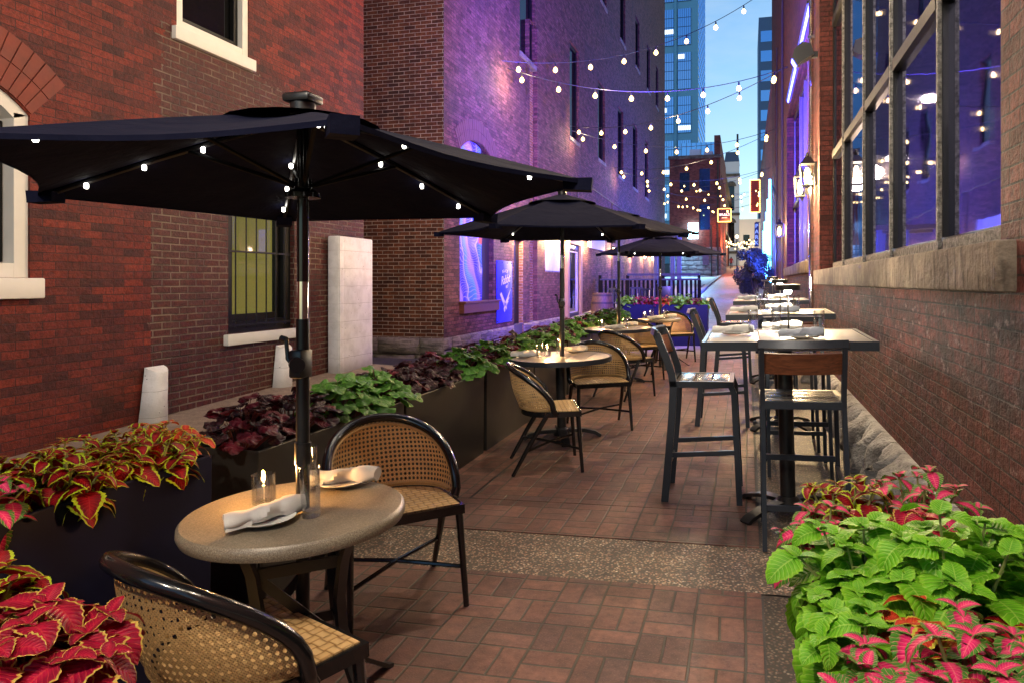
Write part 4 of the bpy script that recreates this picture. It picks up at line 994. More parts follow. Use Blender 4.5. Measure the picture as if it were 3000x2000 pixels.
def make_slat_table(label):
    t = thing('slat_table', label, 'table', group='round tables of grey slats in a metal band'); rr = .47
    for k in range(5):
        x0 = -.455+.1825*k; x1 = x0+.178; P = []
        n = 10; q = [x0+(x1-x0)*i/n for i in range(n+1)]; f = lambda x: math.sqrt(max(1e-4, .452**2-x*x))
        P = [(x, f(x)) for x in q]+[(x, -f(x)) for x in q[::-1]]
        MB().prism(P, 'z', .715, .738).build('slat', M['table_wood'], t, smooth=0)
    MB().lathe([(.452, .698), (rr, .698), (rr, .741), (.454, .741), (.454, .714), (.05, .712), (.05, .700)], 64, cap=False).build('band', M['steel_blue'], t, smooth=40)
    MB().lathe([(.042, .03), (.042, .70)], 20).build('pedestal', M['black'], t)
    mb = MB()
    for k in range(4):
        c, s = math.cos(R(20+90*k)), math.sin(R(20+90*k)); mb.ribbon([(c*.03, s*.03, .07), (c*.2, s*.2, .065), (c*.30, s*.30, .04), (c*.35, s*.35, .006)], .075, .03, (-s, c, 0))
    mb.lathe([(.08, .03), (.08, .06), (.05, .10)], 16); mb.build('cross_base', M['black'], t, smooth=25); return t
T1, T4, T2, T3 = (-1.39, 2.02), (-1.33, 11.25), (-1.63, 6.27), (-1.68, 9.5)
ta = make_stone_table('nearest round stone topped table under the big umbrella'); seat(ta, 0); put(ta, *T1)
put(dup(ta, (0, 0, 0), R(25), 'farthest round stone topped table, before the far navy planter'), *T4)
tc = make_slat_table('nearer round slatted table with a lit candle'); seat(tc, 0); put(tc, *T2)
put(dup(tc, (0, 0, 0), 0, 'further round slatted table, second of its kind'), *T3)

# ---- umbrellas
def umbrella(x, y, h0, Rr, zr, zc, ph, label, n=6, ta_=0, tb_=0, vent=True, solar=True, leds=True):
    """h0 ground, zr height of the rim, zc of the crown (absolute)"""
    t = thing('patio_umbrella', label, 'umbrella', (x, y, h0), 0, 'navy patio umbrellas over the round tables')
    zr -= h0; zc -= h0; tilt = lambda px_, py_: ta_*px_+tb_*py_
    hub = zc-.24
    MB().tube([(0, 0, 0), (0, 0, hub-.42)], .0215, 16).build('pole', M['black'], t)
    MB().tube([(0, 0, hub-.42), (0, 0, hub-.30)], .0185, 16).build('pole_sleeve', M['chrome'], t)
    MB().tube([(0, 0, hub-.30), (0, 0, zc)], .0195, 16).build('upper_pole', M['black_gloss'], t)
    MB().lathe([(.026, .90), (.026, .97)], 14).build('collar', M['black'], t)
    mb = MB(); Mx = Matrix.Translation((0, -.0, 1.06)); mb.box(-.023, .023, -.045, .022, 1.18, 1.27, bev=.008); mb.tube([(.004, -.04, 1.225), (.022, -.062, 1.225)], [.024, .024], 16); mb.build('crank_box', M['black'], t)
    mb = MB(); mb.tube([(-.015, -.03, 1.22), (-.034, -.03, 1.24), (-.040, -.03, 1.30)], .007, 8); mb.tube([(-.040, -.03, 1.30), (-.060, -.03, 1.305)], .010, 8); mb.build('crank_handle', M['black'], t)
    mb = MB(); mb.lathe([(.024, hub-.03), (.055, hub-.03), (.055, hub-.015), (.03, hub), (.03, hub+.03)], 18); mb.build('hub', M['black_gloss'], t)
    def surf(a, f):       # along a rib at fraction f
        r_ = Rr*f; z = zc-(zc-zr)*f**1.12; return Vector((r_*math.cos(a), r_*math.sin(a), z+tilt(r_*math.cos(a), r_*math.sin(a))))
    nr, nt = 10, 8; vs = []; fs = []
    for k in range(n):
        a, b = ph+2*math.pi*k/n, ph+2*math.pi*(k+1)/n; base = len(vs)
        for i in range(nr+1):
            f = max(.02, i/nr)
            for j in range(nt+1):
                s = j/nt; q = surf(a, f).lerp(surf(b, f), s); bow = math.sin(math.pi*s); q.x *= 1-.095*bow*f*f; q.y *= 1-.095*bow*f*f
                q.z -= .022*bow*math.sin(math.pi*min(1, f*.9))*.8; vs.append(q)
        fs += [(base+i*(nt+1)+j, base+(i+1)*(nt+1)+j, base+(i+1)*(nt+1)+j+1, base+i*(nt+1)+j+1) for i in range(nr) for j in range(nt)]
    mb = MB(); mb.add(vs, fs); mb.add([v-Vector((0, 0, .004)) for v in vs], [f[::-1] for f in fs])
    for k in range(n):       # hem
        base = k*(nr+1)*(nt+1)+nr*(nt+1); m_ = n*(nr+1)*(nt+1)
        rows = []
        for j in range(nt+1): rows += [vs[base+j]+Vector((0, 0, .002)), vs[base+j]-Vector((0, 0, .011))]
        mb.add(rows, [(2*j, 2*j+2, 2*j+3, 2*j+1) for j in range(nt)])
    cn = mb.build('canopy', M['canopy'], t, smooth=12, fixn=False)
    if vent:
        vs = []; fs = []
        for k in range(n*3):
            a, b = ph+2*math.pi*k/(n*3), ph+2*math.pi*(k+1)/(n*3); base = len(vs)
            vs += [surf(a, .02)+Vector((0, 0, .018)), surf(b, .02)+Vector((0, 0, .018)), surf(b, .27)+Vector((0, 0, .010)), surf(a, .27)+Vector((0, 0, .010))]
            fs.append((base, base+1, base+2, base+3))
        mb = MB(); mb.add(vs, fs); mb.add([v-Vector((0, 0, .005)) for v in vs], [f[::-1] for f in fs]); mb.build('vent', M['canopy'], cn, smooth=30, fixn=False)
    for k in range(n):
        a = ph+2*math.pi*k/n; d = Vector((0, 0, -.016))
        rb = MB().tube([surf(a, f)+d for f in (.03, .3, .6, 1.0)], .008, 6).build('rib', M['black'], t)
        MB().tube([Vector((.03*math.cos(a), .03*math.sin(a), hub+.01)), surf(a, .42)+d*1.3], .007, 6).build('strut', M['black_matt'], rb)
        e = surf(a, 1.0); c, s = math.cos(a), math.sin(a)
        MB().prism([(-.075, -.03), (.012, -.034), (.016, .006), (-.075, .004)], 'y', -.03, .03, Matrix.Translation(e) @ Matrix.Rotation(a, 4, 'Z')).build('rib_pocket', M['canopy'], rb)
        if leds:
            for f in (.36, .58, .80):
                mb = MB(); mb.lathe([(.005, -.042), (.007, -.038), (.007, -.028), (.005, -.024)], 8, Matrix.Translation(surf(a, f)+Vector((-s*.012, c*.012, 0)))); mb.build('led', M['led'], rb)
    if solar:
        mb = MB(); mb.tube([(0, 0, zc), (0, 0, zc+.035)], .04, 12); mb.box(-.048, .048, -.045, .045, zc+.035, zc+.062, bev=.008); sb = mb.build('solar_box', M['black'], t)
        MB().box(-.040, .040, -.037, .037, zc+.0625, zc+.064).build('solar_panel', M['glass_dark'], sb, smooth=0)
    return t
umbrella(T1[0], T1[1], G(*T1), .92, 1.765, 2.0, R(-50.5), 'nearest navy umbrella, its lit underside over the stone table', ta_=.016, tb_=-.03)
umbrella(T2[0], T2[1], G(*T2), 1.14, 1.90, 2.24, R(17), 'second navy umbrella, seen from outside over the nearer slatted table')
umbrella(T3[0], T3[1], G(*T3), 1.05, 2.12, 2.40, R(12), 'third navy umbrella, mostly hidden behind the second', solar=False)
umbrella(T4[0], T4[1], G(*T4), 1.00, 1.90, 2.20, R(8), 'farthest navy umbrella, smallest in view, over the far stone table', solar=False)

# ---- table settings
def on(x, y, h): return (x, y, G(x, y)+h+.0135)
def plate0():
    o = MB().lathe([(.004, .004), (.045, .004), (.06, .006), (.085, .016), (.086, .018), (.083, .0185), (.058, .010), (.004, .009)], 32).build('plate', M['china']); return o
def napkin0(mat):
    """a cloth napkin rolled round its cutlery, the last corner folded over"""
    n, m_ = 26, 18; vs = []
    for i in range(n+1):
        s = i/n; x = -.125+.25*s
        rr = .022+.006*math.sin(s*math.pi)+.003*math.sin(s*17)+.004*(s > .7)
        for k in range(m_):
            a = 2*math.pi*k/m_; q = rr*(1+.10*math.sin(2*a+s*6)+.04*noise.noise(Vector((s*7, a*1.5, 1))))
            fr = (a/(2*math.pi)+s*1.3) % 1; ridge = .0075*max(0, 1-fr/.3)-.002*(fr > .9)
            vs.append((x+.010*math.cos(a), (q+ridge)*math.cos(a)*1.25, .023+(q+ridge)*math.sin(a)*.86))
    fs = [(i*m_+k, i*m_+(k+1) % m_, (i+1)*m_+(k+1) % m_, (i+1)*m_+k) for i in range(n) for k in range(m_)]
    fs += [tuple(range(m_))[::-1], tuple(n*m_+k for k in range(m_))]
    mb = MB(); mb.add(vs, fs)
    # the loose flap along one end
    fl = [(-.135, -.03, .002), (-.06, -.036, .004), (-.05, -.022, .028), (-.12, -.020, .034)]
    mb.add(fl+[(x, y, z+.003) for x, y, z in fl], [(0, 1, 2, 3), (4, 7, 6, 5), (0, 4, 5, 1), (1, 5, 6, 2), (2, 6, 7, 3), (3, 7, 4, 0)])
    return mb.build('rolled_napkin', mat, smooth=50)
def glass0():
    o = MB().lathe([(.002, .0), (.027, .0), (.028, .003), (.031, .155), (.0295, .1555), (.0265, .02), (.002, .016)], 28).build('tumbler', M['glass'], smooth=40); return o
def votive0(label):
    t = thing('candle_holder', label, 'candle', group='glass candle holders on the round tables')
    MB().lathe([(.002, .0), (.036, .0), (.0375, .004), (.0375, .096), (.036, .0965), (.0345, .008), (.002, .006)], 28).build('glass_cylinder', M['glass'], t, smooth=40)
    MB().lathe([(.002, .009), (.024, .009), (.025, .055), (.022, .062), (.014, .064), (.013, .072), (.002, .072)], 20).build('oil_bottle', M['glass'], t, smooth=40)
    MB().tube([(0, 0, .012), (.001, 0, .04), (0, 0, .073)], .002, 6).build('wick', M['wax'], t)
    MB().lathe([(.001, .072), (.0055, .078), (.006, .086), (.003, .098), (.0005, .108)], 10).build('flame', M['flame'], t); return t
PL, NA, GL = plate0(), napkin0(M['linen']), glass0(); used = set()
def item(src, x, y, h, rz, label, cat, group, mat=None):
    if src.name in used: o = src.copy(); COL.objects.link(o)
    else: o = src; used.add(src.name)
    if mat: o.data = o.data.copy(); o.data.materials[0] = mat
    o.location = on(x, y, h); seat(o, R(rz)); return tag(o, label, cat, group)
def setting(x, y, h, rz, where, mat=None, plate=True):
    item(PL, x, y, h, 0, 'white side plate '+where, 'plate', 'white side plates')
    item(NA, x, y, h+.011, rz, ('slate' if mat else 'striped')+' napkin roll '+where, 'napkin', 'rolled cloth napkins', mat)
def tumbler(x, y, h, where): item(GL, x, y, h, 0, 'clear tall tumbler '+where, 'glass', 'clear tumblers')
V0 = None
def votive(x, y, h, label):
    global V0
    if V0 is None: V0 = votive0(label); V0.location = on(x, y, h); seat(V0, 0)
    else: dup(V0, on(x, y, h), 0, label)
    p = on(x, y, h); lamp('candle_glow', 'POINT', (p[0], p[1], p[2]+.10), 8, (1, .46, .13), .012)
S_, L_ = .746, .739
setting(-1.414, 1.872, S_, 62, 'nearest us on the nearest stone table')
setting(-1.40, 2.265, S_, 22, 'far side of the nearest stone table')
tumbler(-1.311, 1.947, S_, 'in front of the umbrella pole on the nearest stone table'); tumbler(-1.475, 2.18, S_, 'half hidden behind the umbrella pole on the nearest stone table')
votive(-1.55, 2.04, S_, 'lit candle holder left of the pole on the nearest stone table')
setting(-1.955, 6.20, L_, 10, 'at the left rim of the nearer slatted table'); setting(-1.60, 6.60, L_, 15, 'behind the pole on the nearer slatted table')
tumbler(-1.815, 6.176, L_, 'beside the candle on the nearer slatted table'); tumbler(-1.71, 6.48, L_, 'touching the pole on the nearer slatted table')
votive(-1.765, 6.255, L_, 'lit candle holder on the nearer slatted table')
setting(-1.70, 9.28, L_, 25, 'at the front of the further slatted table'); setting(-1.60, 9.82, L_, 10, 'at the back of the further slatted table')
tumbler(-1.56, 9.34, L_, 'at the front of the further slatted table'); tumbler(-1.74, 9.85, L_, 'beside the pole on the further slatted table')
votive(-1.92, 9.55, L_, 'lit candle holder on the further slatted table')
setting(-1.38, 11.05, S_, 20, 'at the front of the far stone table'); setting(-1.22, 11.42, S_, 10, 'at the back of the far stone table')
tumbler(-1.46, 11.25, S_, 'left of the pole on the far stone table'); tumbler(-1.24, 11.18, S_, 'right of the pole on the far stone table')
votive(-1.58, 11.3, S_, 'lit candle holder on the far stone table')
B_ = 1.071
def lamp0(label):
    t = thing('table_lamp', label, 'table lamp', group='black cordless table lamps on the bar tables')
    MB().lathe([(.002, 0), (.05, 0), (.05, .008), (.01, .014), (.002, .014)], 24).build('base', M['black'], t)
    MB().tube([(0, 0, .01), (0, 0, .275)], .006, 10).build('stem', M['black'], t)
    MB().lathe([(.075, .262), (.078, .262), (.078, .295), (.074, .298), (.002, .298), (.002, .290), (.07, .288)], 28, cap=False).build('shade', M['black'], t, smooth=40)
    MB().lathe([(.002, .236), (.018, .238), (.024, .250), (.026, .284), (.002, .284)], 16).build('light', M['table_led'], t); return t
LMP = None
def tlamp(x, y, label):
    global LMP
    if LMP is None: LMP = lamp0(label); LMP.location = on(x, y, B_); seat(LMP, 0)
    else: dup(LMP, on(x, y, B_), 0, label)
    p = on(x, y, B_); lamp('table_lamp_glow', 'POINT', (p[0], p[1], p[2]+.20), 14, (1, .85, .62), .03)
for k, (x, y, w_) in enumerate(((.255, 4.78, 'nearest'), (.31, 7.25, 'second'), (.33, 10.0, 'farthest'))): tlamp(x, y, 'black disc shaded table lamp lit on the %s bar table' % w_)
setting(-.085, 4.56, B_, 12, 'at the left end of the nearest bar table'); setting(.22, 4.84, B_, 8, 'at the far side of the nearest bar table'); setting(.30, 4.29, B_, 8, 'before the near stool on the nearest bar table', M['linen_blue'])
tumbler(.035, 4.50, B_, 'by the left plate on the nearest bar table'); tumbler(.18, 4.74, B_, 'by the lamp on the nearest bar table'); tumbler(.40, 4.33, B_, 'by the blue napkin on the nearest bar table')
setting(-.03, 6.93, B_, 12, 'at the left end of the second bar table'); setting(.30, 7.33, B_, 8, 'at the far side of the second bar table'); setting(.33, 6.75, B_, 8, 'before the stool at the second bar table', M['linen_blue'])
tumbler(.10, 6.98, B_, 'by the left plate on the second bar table'); tumbler(.17, 7.22, B_, 'left of the lamp on the second bar table'); tumbler(.44, 6.95, B_, 'right of the lamp on the second bar table')
setting(0.0, 9.8, B_, 12, 'at the left end of the farthest bar table', M['linen_blue']); setting(.38, 10.1, B_, 8, 'at the far side of the farthest bar table')
tumbler(.12, 9.95, B_, 'left on the farthest bar table'); tumbler(.25, 10.15, B_, 'middle of the farthest bar table')

# ================================================================== PLANTERS AND PLANTS
def planter(x0, x1, y0, y1, ztop, mat, label, group):
    zb = G((x0+x1)/2, (y0+y1)/2)-.02; t = .018; cx, cy = (x0+x1)/2, (y0+y1)/2
    a, b, h = (x1-x0)/2, (y1-y0)/2, ztop-zb
    o = thing('planter', label, 'planter', (cx, cy, zb), 0, group)
    mb = MB()
    vs = []
    for (p, q, z) in ((a*.985, b*.99, 0), (a, b, h-.03), (a, b, h), (a-t, b-t, h), (a-t, b-t, h-.09)):
        vs += [(-p, -q, z), (p, -q, z), (p, q, z), (-p, q, z)]
    mb.add(vs, [(0, 3, 2, 1)]+[(i*4+k, i*4+(k+1) % 4, (i+1)*4+(k+1) % 4, (i+1)*4+k) for i in range(4) for k in range(4)])
    w_ = mb.build('shell', mat, o, smooth=0); bv = w_.modifiers.new('edge', 'BEVEL'); bv.width = .004; bv.segments = 2
    n = 8; vs = [(-a+t+(2*a-2*t)*i/n, -b+t+(2*b-2*t)*j/n, h-.06+.02*noise.noise(Vector((i*.7+cx*9, j*.7+cy*5, 0)))) for i in range(n+1) for j in range(n+1)]
    mb = MB(); mb.add(vs, [(i*(n+1)+j, (i+1)*(n+1)+j, (i+1)*(n+1)+j+1, i*(n+1)+j+1) for i in range(n) for j in range(n)]); mb.build('soil', M['soil'], o, smooth=180)
    return o
PX0, PX1 = -2.60, -2.15
planter(-1.80, -1.26, .70, 1.18, .69, M['navy'], 'navy planter at our left elbow holding crimson coleus', 'navy planters')
planter(PX0, PX1, 1.25, 2.50, .745, M['navy'], 'navy planter of lime edged coleus left of the nearest table', 'navy planters')
rows = [(2.79, 4.21, .692), (4.24, 5.66, .695), (5.72, 7.10, .70), (7.14, 8.52, .72), (8.56, 9.94, .74), (9.98, 11.36, .76), (11.4, 12.8, .78)]
names = ['first', 'second', 'third', 'fourth', 'fifth', 'sixth', 'seventh']
for (a, b, z), n in zip(rows, names): planter(PX0, PX1, a, b, z, M['charcoal'], '%s charcoal planter of the long row, counted from us' % n, 'charcoal planters in a row')
planter(-2.52, -.77, 14.45, 15.0, 1.0, M['navy'], 'far navy planter across the end of the dining strip, full of lime coleus', 'navy planters')
planter(.18, .68, 1.02, 2.52, .66, M['charcoal'], 'dark planter of lime and pink coleus at our right, by the wall', 'charcoal planters')
planter(.30, .85, 11.9, 12.5, .95, M['charcoal'], 'dark planter against the right wall beyond the bar tables', 'charcoal planters')

def add_leaf(mb, p, az, pitch, L, W, curl, roll, fold=.25, ns=13, prof=None, wav=0):
    ca, sa, cp, sp = math.cos(az), math.sin(az), math.cos(pitch), math.sin(pitch)
    e1 = Vector((ca*cp, sa*cp, sp)); e2 = Vector((-sa, ca, 0)); e3 = e1.cross(e2)
    e2 = e2*math.cos(roll)+e3*math.sin(roll); e3 = e1.cross(e2)
    vs = []; uv = []
    for i in range(ns+1):
        s = i/ns; w_ = W*max(0, math.sin(math.pi*min(1, s**.62)))**.62 if i < ns else 0
        if i == 0: w_ = W*.06
        if 0 < i < ns: w_ *= 1+(.07 if i % 2 else -.05)
        ang = -curl*s*s; bx = L*s*math.cos(ang*.6); bz = L*s*math.sin(ang)*.9
        for t in (-1, -.5, 0, .5, 1):
            back = -.05*L*abs(t)*(1 if s < .3 else .3)
            z = bz+fold*w_*abs(t)-fold*.55*w_*t*t+wav*L*math.sin(s*15+t*2)*abs(t)
            vs.append(p+e1*(bx+back)+e2*(w_*t)+e3*z); uv.append((abs(t)*(1 if 0 < i < ns else .9 if i else .6), s))
    fs = [(i*5+j, i*5+j+1, (i+1)*5+j+1, (i+1)*5+j) for i in range(ns) for j in range(4)]
    mb.add(vs, fs, uv)
def coleus(name, mats, label, seed, spread=.15, h=.18, nst=10, L=.085, nodes=4):
    r_ = random.Random(seed); t = thing(name, label, 'plant', group='coleus plants in the planters'); lf = MB(); st = MB()
    for k in range(nst):
        a = 2*math.pi*(k*.618+r_.uniform(-.05, .05)); rr = spread*math.sqrt((k+.4)/nst); hh = h*(1.05-.45*(rr/spread)**2)*r_.uniform(.85, 1.12)
        b = Vector((rr*.35*math.cos(a), rr*.35*math.sin(a), -.03)); e = Vector((rr*math.cos(a), rr*math.sin(a), hh))
        mid = b.lerp(e, .55)+Vector((0, 0, .02)); st.tube([b, mid, e], [.0045, .004, .0028], 5, caps=False)
        lf.cur = r_.randrange(len(mats)) if len(mats) > 1 else 0
        base = r_.uniform(0, 6.28)
        for q in range(nodes):
            s = .28+.66*q/(nodes-1 if nodes > 1 else 1)+r_.uniform(-.04, .04); p = b.lerp(e, s) if s < .999 else e
            p = (b*(1-s)**2+mid*2*s*(1-s)+e*s*s); sz = L*(1.12-.42*q/(nodes-1))*r_.uniform(.78, 1.2)
            for side in (0, 1):
                az = base+q*math.pi/2+side*math.pi+r_.uniform(-.6, .6)
                pit = r_.uniform(-.45, .22)-(.3 if q == 0 else 0)
                pp = p+Vector((math.cos(az), math.sin(az), .25))*sz*.2; st.tube([p, pp], .0018, 4, caps=False)
                add_leaf(lf, pp, az, pit, sz, sz*.45*r_.uniform(.9, 1.12), r_.uniform(.25, .85), r_.uniform(-.4, .4), fold=.22, wav=.020)
        for q in range(4):
            az = base+q*math.pi/2+.4; sz = L*(.30 if q % 2 else .46)*r_.uniform(.8, 1.2); add_leaf(lf, e, az+r_.uniform(-.4, .4), r_.uniform(.1, .8), sz, sz*.42, .4, r_.uniform(-.2, .2), fold=.35)
    lf.build('leaves', [M[m] for m in mats], t, smooth=180, fixn=False); st.build('stems', M['stem'], t, smooth=60); return t
def lobed(mb, p, az, pitch, rad, r_, roll=0, nl=5):
    ca, sa, cp, sp = math.cos(az), math.sin(az), math.cos(pitch), math.sin(pitch)
    e1 = Vector((ca*cp, sa*cp, sp)); e2 = Vector((-sa, ca, 0)); e3 = e1.cross(e2); e2 = e2*math.cos(roll)+e3*math.sin(roll); e3 = e1.cross(e2)
    n = 30; vs = [p+e1*rad*.1]; uv = [(0, 0)]; ph = r_.uniform(0, 6)
    for rho in (.5, .8, 1.0):
        for i in range(n+1):
            th = -math.pi*.93+2*math.pi*.93*i/n
            q = rad*rho*(1-(.20*(1-abs(math.cos(th*nl/2)))**1.0)*rho*rho-.05*(i % 2)*(rho == 1)); q *= 1-.22*max(0, -math.cos(th))
            z = rad*(.10*rho*math.cos(th*nl)*.8+.10*math.sin(th*3+ph)*rho-.22*rho*rho)
            vs.append(p+e1*(rad*.1+q*math.cos(th)+rad*.3*(1-rho)*0)+e2*q*math.sin(th)+e3*z); uv.append((rho*.97, i/n*.9))
    fs = [(0, 1+i, 2+i) for i in range(n)]
    for k in range(2): fs += [(1+k*(n+1)+i, 1+(k+1)*(n+1)+i, 1+(k+1)*(n+1)+i+1, 1+k*(n+1)+i+1) for i in range(n)]
    mb.add(vs, fs, uv)
def heuchera(mats, label, seed, spread=.22, h=.15, nl=58, rad=.045, wts=None):
    r_ = random.Random(seed); t = thing('heuchera_plant', label, 'plant', group='heuchera plants in the charcoal planters'); lf = MB(); st = MB()
    for k in range(nl):
        a = 2*math.pi*(k*.618+r_.uniform(-.06, .06)); f = math.sqrt((k+.5)/nl); rr = spread*f*r_.uniform(.85, 1.1)
        z = h*(1-.75*f*f)*r_.uniform(.75, 1.2); b = Vector((rr*.15*math.cos(a), rr*.15*math.sin(a), -.04)); e = Vector((rr*math.cos(a), rr*math.sin(a), z))
        lf.cur = r_.choices(range(len(mats)), wts)[0] if wts else 0
        st.tube([b, b.lerp(e, .6)+Vector((0, 0, .03)), e], .0018, 4, caps=False)
        lobed(lf, e, a+r_.uniform(-.6, .6), .25-.75*f+r_.uniform(-.25, .25), rad*r_.uniform(.75, 1.25), r_, r_.uniform(-.4, .4))
    lf.build('leaves', [M[m] for m in mats], t, smooth=180, fixn=False); st.build('stems', M['stem_dark'], t, smooth=60); return t
def at(o, x, y, z, rz=0): o.location = (x, y, z); o.rotation_euler = (0, 0, R(rz)); return o
RD, PK, LM, CR, OR = 'leaf_red', 'leaf_pink', 'leaf_lime', 'leaf_crimson', 'leaf_orange'
# the corner at our left
at(coleus('coleus_plant', [RD], 'big leaved red coleus with lime edges at our left elbow', 11, .17, .20, 12, .115), -1.60, 1.10, .65)
at(coleus('coleus_plant', [CR], 'crimson coleus, lowest plant in the left corner, beside the cane chair', 12, .20, .15, 16, .112), -1.36, 1.06, .65)
at(coleus('coleus_plant', [CR, RD], 'crimson and lime coleus filling the corner planter behind the lowest one', 13, .17, .17, 11, .105), -1.46, .86, .65)
# the navy planter beside the near table
P1 = [(1.36, PK, 'pink and green coleus at the left end of the near navy planter'), (1.55, PK, 'pink coleus second from the left in the near navy planter'), (1.73, RD, 'red coleus with lime edges third from the left in the near navy planter'),
      (1.90, RD, 'red coleus with the widest lime edges at the middle of the near navy planter'), (2.08, RD, 'lime edged red coleus right of the middle in the near navy planter'), (2.25, RD, 'lime edged red coleus second from the right end of the near navy planter'), (2.41, OR, 'orange tinged coleus at the right end of the near navy planter')]
for i, (y, k, l) in enumerate(P1): at(coleus('coleus_plant', [k], l, 21+i, .185, .17+.03*(i % 2), 16, .082), -2.30+.05*((i % 2)*2-1), y+.02, .69, 40*i)
# heucheras in the charcoal row
H = ['leaf_burgundy', 'leaf_wine']; GR = ['leaf_green']
HB = [heuchera(H, 'x', 31, .27, .20, 74, .05, (4, 2)), heuchera(H, 'x', 32, .25, .18, 64, .048, (6, 1)), heuchera(GR, 'x', 33, .23, .19, 58, .056), heuchera(H, 'x', 34, .22, .21, 60, .046, (3, 2))]
hused = set()
def hplace(k, x, y, z, rz, label, sc=1):
    s = HB[k]
    if k in hused: o = dup(s, (x, y, z), R(rz), label, tilt=False, scale=(sc, sc, sc))
    else: hused.add(k); o = at(s, x, y, z, rz); s['label'] = label; s.scale = (sc,)*3
for pi, ((a, b, z), n) in enumerate(zip(rows, names)):
    seq = [(0, 'burgundy heuchera at the near end of'), (2, 'green heuchera spilling over the front of'), (1, 'blackish heuchera in the middle of'), (3, 'wine red heuchera past the middle of'), (2, 'green heuchera at the far end of')]
    if pi == 0: seq = [(3, 'wine red heuchera at the near end of'), (0, 'large burgundy heuchera left of the green ones in'), (2, 'green heuchera spilling over the middle of'), (2, 'green heuchera at the far end of')]
    if pi == 1: seq = [(0, 'burgundy heuchera at the near end of'), (1, 'blackish heuchera in the middle of'), (3, 'wine red heuchera past the middle of'), (2, 'green heuchera at the far end of')]
    for i, (k, l) in enumerate(seq):
        y = a+.16+(b-a-.30)*i/(len(seq)-1); hplace(k, -2.34+(.06 if k == 2 else -.02)*(1+pi*0), y, z-.02, 47*i+90*pi, '%s the %s charcoal planter' % (l, n), 1.12 if k == 2 else 1.02)
# the far navy planter
FC = [coleus('coleus_plant', [LM], 'x', 51, .26, .24, 16, .10), coleus('coleus_plant', [CR, 'leaf_wine'], 'x', 52, .22, .22, 13, .09), coleus('coleus_plant', [OR], 'x', 53, .16, .20, 9, .10)]
fu = set()
for (x, k, l, sc) in ((-2.40, 0, 'lime coleus at the left end of the far navy planter', .9), (-2.12, 1, 'dark red coleus beside the left lime one in the far navy planter', 1), (-1.82, 1, 'dark red coleus left of the orange one in the far navy planter', 1), (-1.60, 2, 'orange red coleus in the middle of the far navy planter', 1),
                    (-1.30, 0, 'largest lime coleus right of the middle in the far navy planter', 1.05), (-1.02, 1, 'dark red coleus near the right end of the far navy planter', .9), (-.86, 0, 'small lime coleus at the right end of the far navy planter', .7)):
    if k in fu: dup(FC[k], (x, 14.62, .95), x*7, l, tilt=False, scale=(sc,)*3)
    else: fu.add(k); at(FC[k], x, 14.62, .95, x*50); FC[k]['label'] = l; FC[k].scale = (sc,)*3
dup(FC[0], (.56, 12.15, .90), 1.0, 'lime coleus in the dark planter beyond the bar tables', tilt=False, scale=(.8,)*3)
# the planter at our right
PR = [(.30, 2.40, RD, .15, .20, 9, .085, 'lime edged red coleus at the back of the right planter'), (.52, 2.44, PK, .17, .24, 9, .08, 'tall pink and green coleus at the back right of the right planter, against the brick'), (.22, 2.20, PK, .13, .17, 8, .078, 'small pink coleus at the left back corner of the right planter'),
      (.45, 2.22, CR, .13, .17, 8, .085, 'crimson coleus half hidden behind the lime ones in the right planter'),
      (.30, 1.90, LM, .18, .22, 11, .115, 'bright lime coleus leaning toward the bar stool from the right planter'), (.47, 1.84, LM, .19, .25, 12, .12, 'largest lime coleus, centre of the right planter'), (.63, 2.02, LM, .18, .21, 11, .105, 'lime coleus nearest the brick wall in the right planter'),
      (.34, 1.63, OR, .12, .14, 7, .08, 'orange red coleus poking out under the lime ones in the right planter'), (.42, 1.48, PK, .16, .19, 10, .09, 'pink coleus in front of the lime ones in the right planter'), (.60, 1.55, RD, .16, .17, 10, .085, 'lime edged red coleus by the wall, in front of the lime ones'),
      (.27, 1.42, PK, .14, .13, 9, .085, 'pink coleus at the front left rim of the right planter'), (.23, 1.66, LM, .14, .13, 9, .10, 'lime coleus hanging lowest over the left rim of the right planter'), (.40, 1.26, CR, .16, .13, 9, .10, 'crimson coleus lowest in the frame in the right planter'), (.56, 1.30, RD, .16, .14, 9, .09, 'lime edged red coleus at the lower right corner of the frame')]
for i, (x, y, k, sp, h, ns, L, l) in enumerate(PR): at(coleus('coleus_plant', [k], l, 71+i, sp, h, ns, L), x, y, .63, 31*i)

